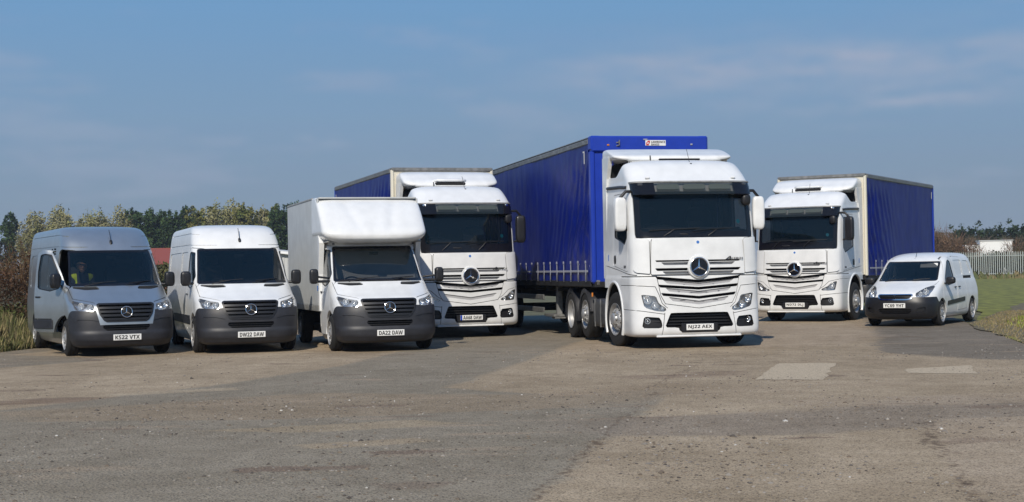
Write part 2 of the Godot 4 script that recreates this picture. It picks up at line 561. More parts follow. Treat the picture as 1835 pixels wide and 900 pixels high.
	var cracks := [[[3.95, -14.1], [3.70, -13.1], [3.45, -12.0], [3.32, -11.3], [3.12, -10.3], [2.95, -9.5], [2.85, -8.9]], [[5.6, -27.5], [6.4, -27.7], [7.0, -27.4]], [[4.3, -25.8], [5.2, -25.9], [6.1, -25.7], [6.9, -26.0]], [[2.4, -23.2], [4.0, -23.0], [5.6, -23.3]], [[1.7, -17.8], [1.3, -15.8], [0.59, -12.04], [0.07, -9.47]], [[-7, -19.4], [-5.6, -20.4], [-4.2, -20.2]], [[2.1, -24.4], [3.0, -24.5], [3.6, -24.2]], [[4.6, -12.3], [5.2, -12.1]], [[-0.2, -21], [1.6, -20.7], [3.1, -21]], [[5.0, -28.6], [6.3, -28.9], [7.4, -28.7], [8.3, -29.0]], [[3.9, -26.9], [4.9, -27.2], [5.6, -27.0]], [[5.9, -24.2], [6.8, -24.4]], [[2.0, -26.2], [2.9, -26.4], [3.5, -26.1]], [[3.2, -24.6], [4.5, -24.8]], [[-6.5, -23.0], [-5.0, -23.6], [-3.6, -23.4]], [[-7.5, -21.0], [-6.2, -21.5]], [[1.6, -18.2], [2.5, -21.4], [3.1, -24.0]], [[3.6, -13.0], [3.4, -12.2], [3.5, -11.4]]]
	for c in cracks:
		for k in c.size() - 1:
			var a := Vector2(c[k][0], c[k][1]); var b := Vector2(c[k + 1][0], c[k + 1][1])
			var cnt := int(a.distance_to(b) / 0.05)
			for m in cnt:
				var q := a.lerp(b, float(m) / cnt) + Vector2(rng.randf_range(-0.05, 0.05), rng.randf_range(-0.05, 0.05))
				if rng.randf() < 0.8: dab.call(q.x, q.y, rng.randf_range(0.018, 0.03), rng.randf_range(0.03, 0.06), Vector3(110, 94, 78), 0.6)
	var by := PackedByteArray()
	by.resize(W * H * 3)
	for i in by.size(): by[i] = clampi(int(d[i]), 0, 255)
	var im := Image.create_from_data(W, H, false, Image.FORMAT_RGB8, by)
	return ImageTexture.create_from_image(im)

func flat(poly: Array, y: float, uv := true) -> ArrayMesh:
	var pl := poly2(poly)
	var ix := Geometry2D.triangulate_polygon(pl)
	var V := PackedVector3Array(); var N := PackedVector3Array(); var U := PackedVector2Array()
	for i in ix:
		V.push_back(Vector3(pl[i].x, y, pl[i].y)); N.push_back(Vector3.UP)
		U.push_back(Vector2((pl[i].x + 12.0) / 28.0, (pl[i].y + 48.0) / 44.0))
	for k in range(0, V.size(), 3):
		if (V[k + 1] - V[k]).cross(V[k + 2] - V[k]).y > 0.0:
			var t := V[k + 1]; V[k + 1] = V[k + 2]; V[k + 2] = t
			var u := U[k + 1]; U[k + 1] = U[k + 2]; U[k + 2] = u
	var a := []
	a.resize(Mesh.ARRAY_MAX)
	a[Mesh.ARRAY_VERTEX] = V; a[Mesh.ARRAY_NORMAL] = N; a[Mesh.ARRAY_TEX_UV] = U; a[Mesh.ARRAY_TEX_UV2] = U
	var m := ArrayMesh.new()
	m.add_surface_from_arrays(Mesh.PRIMITIVE_TRIANGLES, a)
	return m

func grain_tex(sz: int, seed_: int, lo: int, hi: int) -> ImageTexture:
	# aggregate: speckle of stone chips, tileable
	var r := RandomNumberGenerator.new()
	r.seed = seed_
	var nz := FastNoiseLite.new()
	nz.seed = seed_; nz.frequency = 0.03; nz.fractal_octaves = 3
	var soft := nz.get_seamless_image(sz, sz).get_data()
	var by := PackedByteArray()
	by.resize(sz * sz)
	for i in by.size(): by[i] = clampi(lo + int((hi - lo) * (0.45 + 0.25 * r.randf() + (soft[i] - 128) * 0.0022)), 0, 255)
	for k in int(sz * sz * 0.045):
		var x := r.randi() % sz; var y := r.randi() % sz
		var v := r.randi_range(lo - 75, lo - 10) if r.randf() < 0.75 else r.randi_range(236, 255)
		var n := 1 + int(r.randf() * r.randf() * 6.0)
		for dy in n:
			for dx in n: by[((y + dy) % sz) * sz + (x + dx) % sz] = clampi(v, 0, 255)
	return ImageTexture.create_from_image(Image.create_from_data(sz, sz, false, Image.FORMAT_L8, by))

func setting() -> void:
	# ---- wide field under everything
	var fm := mat("field", Color(0.17, 0.16, 0.075), 0.95)
	fm.albedo_texture = noise_tex(512, 0.012, 0.62, 1.0, 31, 5)
	fm.uv1_triplanar = true; fm.uv1_world_triplanar = true; fm.uv1_scale = Vector3.ONE * 0.09
	fm.detail_enabled = true; fm.detail_blend_mode = BaseMaterial3D.BLEND_MODE_MUL
	struct("ground", flat([[-900, 60], [900, 60], [900, -1500], [-900, -1500]], -0.02), fm)
	# ---- apron
	var am := mat("tarmac", Color(1, 1, 1), 0.92)
	am.albedo_color = Color(1, 1, 1)
	am.metallic_specular = 0.3
	var grain := grain_tex(1024, 3, 206, 268)
	am.albedo_texture = grain
	am.uv1_scale = Vector3(28.0 / 2.6, 44.0 / 2.6, 1)
	am.normal_enabled = true; am.normal_texture = noise_tex(512, 0.16, 0, 1, 8, 3, true, 5.0); am.normal_scale = 0.55
	am.detail_enabled = true; am.detail_blend_mode = BaseMaterial3D.BLEND_MODE_MUL; am.detail_uv_layer = BaseMaterial3D.DETAIL_UV_2
	am.detail_albedo = ground_map()
	struct("apron", flat([[-11.2, 12], [-11.2, -24], [-10.6, -29.4], [-10.25, -31.5], [-10.3, -36], [-11.5, -47.9], [15.9, -47.9], [12.4, -42], [10.85, -34.6], [10.2, -31], [9.45, -27.4], [8.4, -22], [8.2, 12]], 0.0), am)
	# ---- two pale repair patches
	var pm := mat("patch", Color(0.54, 0.435, 0.30), 0.93)
	pm.albedo_texture = grain; pm.uv1_triplanar = true; pm.uv1_world_triplanar = true; pm.uv1_scale = Vector3.ONE * 0.4
	rng.seed = 5
	for q in [[[3.16, -19.36], [4.04, -22.53], [4.87, -22.29], [4.03, -19.15]], [[5.36, -20.1], [5.54, -20.93], [6.63, -21.31], [6.19, -19.69]]]:
		var o := []
		for k in 4:
			var a := Vector2(q[k][0], q[k][1]); var b := Vector2(q[(k + 1) % 4][0], q[(k + 1) % 4][1])
			for m in 9:
				var c := a.lerp(b, m / 9.0) + Vector2(rng.randf_range(-0.03, 0.03), rng.randf_range(-0.07, 0.07))
				o.push_back([c.x, c.y])
		struct("repair_patch", flat(o, 0.004), pm)
	# ---- lawn on the right with its dry edge
	var lm := mat("lawn", Color(0.265, 0.272, 0.045), 0.95)
	lm.albedo_texture = noise_tex(512, 0.02, 0.55, 1.0, 14, 5)
	lm.uv1_triplanar = true; lm.uv1_world_triplanar = true; lm.uv1_scale = Vector3(0.16, 0.16, 0.07)
	struct("lawn", flat([[8.15, 12], [8.35, -22], [9.4, -27.4], [10.15, -31], [10.86, -34.4], [12.3, -39], [13.9, -43.5], [14.6, -48.4], [5, -48.4], [5, -145], [75, -145], [75, 12]], 0.012), lm)
	var dm := mat("dry_verge", Color(0.25, 0.205, 0.115), 0.95)
	dm.albedo_texture = noise_tex(512, 0.03, 0.5, 1.0, 15, 5)
	dm.uv1_triplanar = true; dm.uv1_world_triplanar = true; dm.uv1_scale = Vector3.ONE * 0.3
	rng.seed = 9
	var near := []; var far := []
	for k in 31:
		var z := -22.0 - 30.0 * k / 30.0
		var xe := 8.4 + 0.195 * (-22.0 - z) if z > -35 else 10.93 + 0.42 * (-35.0 - z)
		near.push_back([xe + rng.randf_range(-0.22, 0.12), z])
		far.push_back([xe + maxf(1.1, 1.9 * clampf((z + 50.0) / 22.0, 0.0, 1.0)) + rng.randf_range(-0.2, 0.35) + 0.3 * maxf(0.0, z + 30.0), z])
	far.reverse()
	struct("dry_verge", flat(near + far, 0.020), dm)
	_grass()
	_stones(grain)
	_bushes()
	_far_trees()
	_buildings()
	_fence()

func blades(called: String, spots: Array, h0: float, h1: float, w: float, cols: Array, lean: float, label: String, category: String) -> void:
	var st := SurfaceTool.new()
	st.begin(Mesh.PRIMITIVE_TRIANGLES)
	for k in 3:
		var a := TAU * k / 3.0
		var d := Vector3(cos(a), 0, sin(a)); var s := Vector3(-d.z, 0, d.x) * 0.5
		var b := d * 0.4
		var P := [b - s, b + s, b + d * 0.25 + s * 0.7 + Vector3(0, 0.55, 0), b + d * 0.25 - s * 0.7 + Vector3(0, 0.55, 0), b + d * 0.8 + Vector3(0, 1, 0)]
		for i in [0, 1, 2, 0, 2, 3, 3, 2, 4]:
			st.set_normal((Vector3.UP * 0.7 + d * 0.5).normalized()); st.add_vertex(P[i])
	var mm := MultiMesh.new()
	mm.transform_format = MultiMesh.TRANSFORM_3D; mm.use_colors = true
	mm.mesh = st.commit(); mm.instance_count = spots.size()
	for i in spots.size():
		var h: float = rng.randf_range(h0, h1) * spots[i][1]
		var b := Basis(Vector3.UP, rng.randf() * TAU) * Basis(Vector3.RIGHT, rng.randf_range(-lean, lean))
		mm.set_instance_transform(i, Transform3D(b.scaled_local(Vector3(w * h, h, w * h)), spots[i][0]))
		var c: Color = cols[rng.randi() % cols.size()]
		mm.set_instance_color(i, c * rng.randf_range(0.75, 1.25))
	var o := MultiMeshInstance3D.new()
	o.name = numbered(called); o.multimesh = mm
	var m := mat(called + "_blade", Color(1, 1, 1), 0.8)
	m.vertex_color_use_as_albedo = true; m.albedo_color = Color.WHITE
	m.backlight_enabled = true; m.backlight = Color(0.35, 0.35, 0.25)
	o.material_override = m
	add_child(o)
	tag(o, label, category, "", "stuff")

func _grass() -> void:
	rng.seed = 41
	var sp := []
	for k in 15000:
		var z := rng.randf_range(-40, -28.5)
		var xe := -10.62 + (0.0 if z > -29.4 else minf(0.35, (-29.4 - z) * 0.17))
		var x := xe - pow(rng.randf(), 1.4) * 3.2 + rng.randf_range(-0.08, 0.06)
		sp.push_back([Vector3(x, 0.0, z), clampf(0.35 + (xe - x) * 0.8, 0.3, 1.15)])
	blades("tall_grass", sp, 0.22, 0.72, 0.09, [Color(0.15, 0.15, 0.05), Color(0.20, 0.175, 0.07), Color(0.10, 0.115, 0.04), Color(0.27, 0.22, 0.11), Color(0.08, 0.07, 0.035)], 0.7, "tall yellow-green grass on the verge left of the silver van", "grass")
	sp = []
	for k in 15000:
		var z := -27.0 - pow(rng.randf(), 1.6) * 55.0
		var xe := 9.5 + 0.2 * (-27.0 - z) if z > -35 else 11.1 + 0.44 * (-35.0 - z)
		sp.push_back([Vector3(xe + 0.6 + rng.randf() * 13.0, 0.0, z), 1.0])
	blades("lawn_grass", sp, 0.05, 0.12, 0.3, [Color(0.235, 0.26, 0.04), Color(0.25, 0.265, 0.05), Color(0.275, 0.255, 0.06), Color(0.205, 0.245, 0.04)], 0.5, "mown green grass of the field right of the small white van", "grass")
	sp = []
	for k in 7000:
		var z := rng.randf_range(-44, -25)
		var xe := 8.98 + 0.2 * (-25.0 - z) if z > -35 else 10.98 + 0.42 * (-35.0 - z)
		var off := pow(rng.randf(), 1.3) * (2.2 + maxf(0.0, z + 32.0) * 0.3)
		sp.push_back([Vector3(xe + off + rng.randf_range(-0.15, 0.05), 0.01, z), clampf(0.5 + off * 0.3, 0.4, 1.0)])
	blades("dry_grass", sp, 0.03, 0.09, 0.28, [Color(0.30, 0.235, 0.12), Color(0.24, 0.18, 0.085), Color(0.20, 0.19, 0.07), Color(0.34, 0.28, 0.16)], 0.6, "dry straw-coloured grass along the right edge of the tarmac", "grass")

func _stones(grain: Texture2D) -> void:
	rng.seed = 51
	var s := Soup.new()
	var ic := [Vector3(0, 0.6, 0), Vector3(0.9, 0.1, 0.1), Vector3(0.2, 0.15, 0.85), Vector3(-0.8, 0.05, 0.4), Vector3(-0.5, 0.1, -0.7), Vector3(0.45, 0.2, -0.75)]
	for k in 5:
		var a: Vector3 = ic[1 + k]; var b: Vector3 = ic[1 + (k + 1) % 5]
		var nn: Vector3 = (a - ic[0]).cross(b - ic[0]).normalized()
		if nn.y < 0: nn = -nn
		s.tri(ic[0], a, b, nn, nn, nn)
		var a2 := Vector3(a.x * 0.8, -0.35, a.z * 0.8); var b2 := Vector3(b.x * 0.8, -0.35, b.z * 0.8)
		var m2 := Vector3(a.x + b.x, 0.2, a.z + b.z).normalized()
		s.quad(a, b, b2, a2, m2)
	var mm := MultiMesh.new()
	mm.transform_format = MultiMesh.TRANSFORM_3D; mm.use_colors = true
	mm.mesh = s.mesh(); mm.instance_count = 15000
	var cl := [Color(0.19, 0.168, 0.145), Color(0.125, 0.107, 0.09), Color(0.075, 0.063, 0.053), Color(0.25, 0.225, 0.195), Color(0.155, 0.122, 0.09)]
	var nz := FastNoiseLite.new()
	nz.seed = 3; nz.frequency = 0.28
	var i := 0
	while i < 15000:
		var u := rng.randf()
		var z := -8.3 - 19.0 * pow(u, 1.5)
		var x := rng.randf_range(-1.0, 1.0) * (-z * 0.40)
		var dens := nz.get_noise_2d(x, z * 0.7) * 1.6 + 0.42
		var strip: float = 1.0 if x < (-19.0 - z) * 0.2 or z > -18.5 else 0.8
		if x < -1.0 and z < -18.0: strip = 0.25
		if rng.randf() > dens * strip: continue
		var r := 0.004 + 0.014 * pow(rng.randf(), 3.5)
		if rng.randf() < 0.015: r += 0.014
		var b := Basis(Vector3.UP, rng.randf() * TAU).scaled_local(Vector3(r * rng.randf_range(0.8, 1.5), r * rng.randf_range(0.6, 1.1), r))
		mm.set_instance_transform(i, Transform3D(b, Vector3(x, r * 0.2, z)))
		var c: Color = cl[rng.randi() % 5]
		if rng.randf() < 0.010: c = Color(0.52, 0.50, 0.46)
		mm.set_instance_color(i, c * rng.randf_range(0.8, 1.2))
		i += 1
	var o := MultiMeshInstance3D.new()
	o.name = "loose_gravel"; o.multimesh = mm
	var m := mat("stone", Color(1, 1, 1), 0.9)
	m.albedo_color = Color.WHITE; m.vertex_color_use_as_albedo = true
	o.material_override = m
	add_child(o)
	tag(o, "loose gravel chips scattered over the worn tarmac", "gravel", "", "stuff")

# crown of leaf-sized faces gathered in clumps; shape(unit vector, rng) gives the reach of the crown in that direction
func crown(n: int, c: Vector3, h: Vector3, leaf: float, clumps: int, tones: Array, rag: float, sp := 1.0) -> Soup:
	var s := Soup.new()
	var cl := []
	for k in clumps:
		var d := Vector3(rng.randfn(), rng.randfn(), rng.randfn()).normalized()
		cl.push_back([d * pow(rng.randf(), 0.45) * rng.randf_range(1.0 - rag, 1.0 + rag * 0.4), rng.randf_range(0.22, 0.42), tones[rng.randi() % tones.size()]])
	for k in n:
		var q: Array = cl[rng.randi() % clumps]
		var o := (Vector3(rng.randfn(), rng.randfn(), rng.randfn()) * 0.5).limit_length(1.0)
		var p: Vector3 = c + (q[0] + o * q[1] * sp) * h
		var nn := (Vector3(rng.randfn(), rng.randfn() + 0.6, rng.randfn())).normalized()
		var a := nn.cross(Vector3(rng.randfn(), rng.randfn(), rng.randfn())).normalized() * leaf * rng.randf_range(0.6, 1.3)
		var b := nn.cross(a) * rng.randf_range(0.5, 0.9)
		var col: Color = q[2] * rng.randf_range(0.82, 1.2)
		s.quad(p - a, p - b * 0.6, p + a, p + b * 0.6, nn)
		for m in 6: s.c.push_back(col)
	return s

func twigs(n: int, c: Vector3, h: Vector3, r: float, tones: Array, up := 0.8) -> Soup:
	var s := Soup.new()
	for k in n:
		var d := Vector3(rng.randfn(), 0, rng.randfn()).normalized() * sqrt(rng.randf())
		var y := rng.randf_range(-1.0, 0.75)
		var a := c + Vector3(d.x * h.x * (0.5 + 0.5 * (y + 1.0) * 0.5), y * h.y, d.z * h.z * (0.5 + 0.5 * (y + 1.0) * 0.5))
		var e := a + (Vector3(d.x, up * rng.randf_range(0.6, 1.6), d.z) + Vector3(rng.randfn(), rng.randfn(), rng.randfn()) * 0.35) * rng.randf_range(0.2, 0.45) * h.y
		var w := (e - a).cross(Vector3(rng.randfn(), rng.randfn(), rng.randfn())).normalized() * r
		var nn := (e - a).cross(w).normalized()
		if nn.y < 0: nn = -nn
		var col: Color = tones[rng.randi() % tones.size()] * rng.randf_range(0.75, 1.25)
		s.tri(a - w, a + w, e, nn, nn, nn)
		for m in 3: s.c.push_back(col)
	return s

func leafy(called: String) -> StandardMaterial3D:
	if M.has(called): return M[called]
	var m := mat(called, Color(1, 1, 1), 0.75)
	m.albedo_color = Color.WHITE; m.vertex_color_use_as_albedo = true
	m.backlight_enabled = true; m.backlight = Color(0.3, 0.3, 0.22)
	m.metallic_specular = 0.25
	return m

func join(a: Soup, b: Soup) -> Soup:
	a.p.append_array(b.p); a.n.append_array(b.n); a.c.append_array(b.c)
	return a

func _bushes() -> void:
	rng.seed = 61
	var brown := [Color(0.085, 0.048, 0.030), Color(0.115, 0.066, 0.040), Color(0.06, 0.038, 0.028), Color(0.13, 0.088, 0.05)]
	var olive := [Color(0.12, 0.13, 0.045), Color(0.09, 0.11, 0.035), Color(0.16, 0.15, 0.06)]
	# bramble thickets behind the verge, left of the silver van
	var spots := [[-11.3, -34.2, 2.0, "russet bramble thicket right behind the silver van's tail"], [-12.7, -34.6, 2.1, "russet bramble thicket at the left edge of the photograph"], [-12.1, -37.5, 2.25, "taller brown bramble thicket behind the other two by the silver van"], [-14.3, -37.0, 2.2, "brown bramble thicket outermost on the left verge"], [-11.0, -41.0, 2.1, "brown bramble thicket half hidden behind the silver van"]]
	for q in spots:
		var t := thing("bramble_bush", q[3], "bush", Vector3(q[0], 0, q[1]), 0, "bramble thickets on the left verge")
		var hh: float = q[2]
		part("foliage", join(crown(3800, Vector3(0, hh * 0.60, 0), Vector3(1.15, hh * 0.46, 1.3), 0.036, 46, brown, 0.25), crown(900, Vector3(0, hh * 0.22, 0.3), Vector3(1.2, hh * 0.25, 1.3), 0.05, 20, olive, 0.3)), leafy("leaf"), t)
		part("stems", join(twigs(900, Vector3(0, hh * 0.45, 0), Vector3(1.0, hh * 0.5, 1.1), 0.008, brown), twigs(260, Vector3(0, hh * 0.9, 0), Vector3(0.9, hh * 0.22, 1.0), 0.006, brown, 1.4)), leafy("leaf"), t)
	# scrub behind the fence on the right: seen far off
	rng.seed = 66
	var bt := [Color(0.19, 0.115, 0.075), Color(0.145, 0.092, 0.062), Color(0.22, 0.14, 0.09), Color(0.12, 0.088, 0.06)]
	var gt := [Color(0.07, 0.075, 0.035), Color(0.085, 0.085, 0.045), Color(0.10, 0.08, 0.05)]
	var where := ["leftmost scrub, russet and bare, above the fence beside the blue truck body", "second russet scrub from the blue truck body, above the fence", "third scrub from the blue truck body, paler, above the fence", "fourth scrub above the fence, grey brown, before the dark trees", "olive scrub just left of the white building", "olive scrub in front of the white building", "low olive scrub right of the white building", "rightmost scrub above the fence at the edge of the photograph"]
	for k in 8:
		var x := 44.9 + 1.36 * k
		var hh: float = [5.5, 5.2, 4.6, 4.0, 3.3, 2.6, 2.6, 3.8][k]
		var t := thing("scrub_bush", where[k], "bush", Vector3(x + rng.randf_range(-0.5, 0.5), 0, -155 - rng.randf() * 8.0), rng.randf() * 360.0, "scrub behind the palisade fence")
		part("foliage", crown(1800, Vector3(0, hh * 0.48, 0), Vector3(1.35, hh * 0.52, 1.5), 0.09, 40, bt if k < 4 else gt, 0.3), leafy("leaf"), t)
		part("stems", twigs(500, Vector3(0, hh * 0.5, 0), Vector3(1.2, hh * 0.5, 1.3), 0.022, bt, 1.1), leafy("leaf"), t)

func _far_trees() -> void:
	rng.seed = 71
	var pale := [Color(0.25, 0.24, 0.11), Color(0.28, 0.26, 0.13), Color(0.225, 0.23, 0.095), Color(0.295, 0.28, 0.15)]
	var dark := [Color(0.040, 0.072, 0.026), Color(0.060, 0.098, 0.034), Color(0.032, 0.055, 0.022)]
	var yel := [Color(0.165, 0.165, 0.045), Color(0.125, 0.145, 0.045), Color(0.195, 0.185, 0.06)]
	var kinds := {"pale": pale, "dark": dark, "yellow": yel}
	var protos := {}
	for kd in kinds:
		protos[kd] = []
		for v in 4:
			var hh := 13.4
			var cw := 3.0 if kd != "dark" else 2.3
			var cr := Soup.new()
			if kd == "pale":     # poplars thin in leaf: twigs and sparse leaves
				join(cr, crown(4600, Vector3(0, hh * 0.58, 0), Vector3(cw * 0.9, hh * 0.41, cw * 0.9), 0.25, 110, kinds[kd], 0.10, 0.75))
				join(cr, twigs(600, Vector3(0, hh * 0.50, 0), Vector3(cw * 0.8, hh * 0.30, cw * 0.8), 0.035, [Color(0.17, 0.15, 0.12), Color(0.21, 0.19, 0.155)], 0.55))
			else:
				for b in 3:
					var yy: float = hh * (0.32 + 0.24 * b)
					join(cr, crown(1700, Vector3(rng.randf_range(-0.3, 0.3), yy, 0), Vector3(cw * (1.15 - 0.2 * b), hh * 0.21, cw * (1.15 - 0.2 * b)), 0.28, 50, kinds[kd], 0.12, 0.7))
			var tr := tube([Vector3(0, 0, 0), Vector3(0.1, hh * 0.4, 0.05), Vector3(0, hh * 0.92, 0)], 0.26, 7, null, 0.05)
			for b in 7:
				var y0 := hh * rng.randf_range(0.25, 0.7); var a := rng.randf() * TAU
				tube([Vector3(0, y0, 0), Vector3(cos(a) * 0.9, y0 + 1.6, sin(a) * 0.9), Vector3(cos(a) * 1.5, y0 + 3.4, sin(a) * 1.5)], 0.09, 5, tr, 0.02)
			protos[kd].push_back([cr.mesh(), tr.mesh()])
	mat("bark_pale", Color(0.30, 0.28, 0.25), 0.9); mat("bark_dark", Color(0.06, 0.05, 0.04), 0.9)
	# the row along the far side of the field, left to right
	var row := []
	row.push_back(["dark", -90.0, 1.03]); row.push_back(["dark", -86.6, 0.95])
	var xs := -82.3
	var kinds_row := ["pale", "pale", "pale", "pale", "pale", "pale", "pale", "pale", "pale", "pale", "dark", "dark", "dark", "dark", "dark", "dark", "dark", "yellow", "yellow", "pale", "pale", "pale", "yellow", "pale", "yellow", "dark", "dark", "dark"]
	for k in kinds_row.size():
		row.push_back([kinds_row[k], xs, (0.93 + 0.06 * rng.randf()) * (1.0 + 0.025 * sin(k * 0.7)) * (1.05 if k > 15 else 1.0)])
		xs += (2.0 if kinds_row[k] == "dark" else 2.55) * rng.randf_range(0.9, 1.12) * 0.70
	var seen := {"pale": 0, "dark": 0, "yellow": 0}
	var words := {"pale": "pale thin-leaved poplar", "dark": "dark green dense poplar", "yellow": "olive-yellow leafy poplar"}
	var ord := ["first", "second", "third", "fourth", "fifth", "sixth", "seventh", "eighth", "ninth", "tenth", "eleventh", "twelfth", "thirteenth", "fourteenth", "fifteenth", "sixteenth"]
	for q in row:
		var pr: Array = protos[q[0]][rng.randi() % 4]
		var lb := "%s in the far row, %s of its colour from the left" % [words[q[0]], ord[seen[q[0]]]]
		seen[q[0]] += 1
		var t := thing("poplar_tree", lb, "tree", Vector3(q[1], 0, -250 + rng.randf_range(-4, 4)), rng.randf() * 360.0, "poplars along the far side of the field")
		t.scale = Vector3.ONE * q[2]
		part("crown", pr[0], leafy("leaf"), t)
		part("trunk", pr[1], M.bark_pale if q[0] == "pale" else M.bark_dark, t)
	# understorey of that row: grey twiggy scrub
	rng.seed = 75
	for k in 9:
		var t := thing("hedge_shrub", "grey twiggy shrub under the far poplars, %s from the left" % ord[k], "shrub", Vector3(-86.0 + 6.2 * k, 0, -240), 0, "shrubs at the foot of the far poplars")
		part("foliage", join(twigs(1100, Vector3(0, 2.1, 0), Vector3(3.2, 2.2, 1.6), 0.04, [Color(0.22, 0.21, 0.20), Color(0.27, 0.26, 0.25), Color(0.16, 0.15, 0.12)], 0.7), crown(500, Vector3(0, 1.0, 0), Vector3(3.3, 1.3, 1.6), 0.16, 22, [Color(0.085, 0.09, 0.04), Color(0.11, 0.10, 0.05)], 0.3)), leafy("leaf"), t)
	# conifers and bare trees far beyond the fence on the right
	rng.seed = 81
	var cw2 := []
	for v in 3:
		var cr := Soup.new()
		join(cr, crown(2200, Vector3(0, 4.3, 0), Vector3(2.3, 3.6, 2.3), 0.30, 70, [Color(0.028, 0.048, 0.026), Color(0.04, 0.062, 0.032), Color(0.022, 0.036, 0.022)], 0.16, 0.8))
		cw2.push_back([cr.mesh(), tube([Vector3.ZERO, Vector3(0, 7.4, 0)], 0.2, 6, null, 0.04).mesh()])
	var cx := []
	var cs := []
	for k in 16:
		cx.push_back(61.0 + 1.35 * k + rng.randf_range(-0.3, 0.3)); cs.push_back([0.78, 0.86, 0.92, 0.98, 0.9, 1.02, 0.95, 1.05, 1.1, 1.0, 1.06, 1.12, 1.02, 0.92, 0.86, 0.95][k])
	for k in cx.size():
		var t := thing("conifer_tree", "dark conifer behind the white building, %s from the left" % ord[k], "tree", Vector3(cx[k], 0, -222 - rng.randf() * 6), rng.randf() * 360.0, "conifers beyond the fence")
		t.scale = Vector3.ONE * cs[k] * 0.84
		part("crown", cw2[k % 3][0], leafy("leaf"), t); part("trunk", cw2[k % 3][1], M.bark_dark, t)
	for k in 9:
		var t := thing("bare_tree", "grey brown leafless tree before the dark conifers, %s from the left" % ord[k], "tree", Vector3(60.0 + 2.5 * k, 0, -212), rng.randf() * 360.0, "leafless trees before the conifers")
		var hh := rng.randf_range(4.9, 5.8)
		part("crown", join(twigs(800, Vector3(0, hh * 0.55, 0), Vector3(1.9, hh * 0.42, 1.6), 0.03, [Color(0.12, 0.095, 0.07), Color(0.15, 0.12, 0.09), Color(0.10, 0.085, 0.06)], 0.7), crown(500, Vector3(0, hh * 0.52, 0), Vector3(1.9, hh * 0.42, 1.6), 0.18, 24, [Color(0.085, 0.08, 0.05), Color(0.115, 0.09, 0.06)], 0.3)), leafy("leaf"), t)
		part("trunk", tube([Vector3.ZERO, Vector3(0.1, hh * 0.7, 0)], 0.14, 6, null, 0.04), M.bark_dark, t)

func _buildings() -> void:
	mat("red_roof", Color(0.24, 0.06, 0.045), 0.8); mat("white_wall", Color(0.8, 0.8, 0.78), 0.6); mat("shed_wall", Color(0.50, 0.51, 0.50), 0.6); mat("brick_wall", Color(0.25, 0.13, 0.09), 0.9)
	# barn with a red roof, in the gap between silver and white van
	var b := thing("red_roof_barn", "low barn with dull red roof, in the gap between silver and white van", "building", Vector3(-30.5, 0, -126), 8)
	part("wall", bx(Vector3(0, 1.3, 0), Vector3(11, 2.6, 7), 0.02), M.brick_wall, b)
	for sg in [-1.0, 1.0]:
		part("roof", bx(Vector3(0, 3.15, 1.95 * sg), Vector3(11.6, 0.10, 4.3), 0.02, Basis(Vector3.RIGHT, 0.33 * sg)), M.red_roof, b)
	part("gable", prism(poly2([[-3.5, 2.6], [3.5, 2.6], [0, 3.75]]), -5.4, 5.4, Transform3D(Basis(Vector3(0, 0, 1), Vector3(0, 1, 0), Vector3(-1, 0, 0)), Vector3.ZERO)), M.brick_wall, b)
	rng.seed = 78
	for k in 4:
		var hs := thing("field_hedge", "olive hedge bush at the foot of the red-roofed barn, %s from the left" % ["first", "second", "third", "fourth"][k], "hedge", Vector3(-31.5 + 2.3 * k, 0, -114), 0, "hedge bushes before the barn")
		part("foliage", crown(1900, Vector3(0, 1.2, 0), Vector3(1.7, 1.35, 1.2), 0.15, 40, [Color(0.12, 0.115, 0.05), Color(0.09, 0.095, 0.04), Color(0.155, 0.135, 0.07)], 0.15), leafy("leaf"), hs)
	# pale shed between white van and box van
	var s := thing("pale_shed", "pale corrugated shed seen between the white van and the box van", "building", Vector3(-15.3, 0, -92), -6)
	var wl := part("wall", bx(Vector3(0, 1.35, 0), Vector3(6, 2.7, 5), 0.02), M.shed_wall, s)
	for k in 30: part("rib", bx(Vector3(-2.9 + 0.2 * k, 1.35, 2.515), Vector3(0.06, 2.66, 0.03), 0.008), M.shed_wall, wl)
	part("roof", bx(Vector3(0, 3.0, 0), Vector3(6.4, 0.12, 5.6), 0.02, Basis(Vector3.FORWARD, 0.14)), M.white_wall, s)
	part("gable", prism(poly2([[-3, 2.7], [3, 2.7], [3, 2.75], [-3, 3.4]]), -2.45, 2.45), M.shed_wall, s)
	# white flat building beyond the fence
	var w := thing("white_building", "white flat-roofed building half hidden by scrub, above the fence on the right", "building", Vector3(66.3, 0, -203), -12)
	part("wall", bx(Vector3(0.3, 2.15, 0), Vector3(4.3, 4.3, 5), 0.03), M.white_wall, w)
	part("side_wing", bx(Vector3(-2.85, 1.9, 0.2), Vector3(1.9, 3.8, 4), 0.03), M.white_wall, w)
	part("roof", bx(Vector3(0.3, 4.36, 0), Vector3(4.5, 0.12, 5.2), 0.02), M.shed_wall, w)

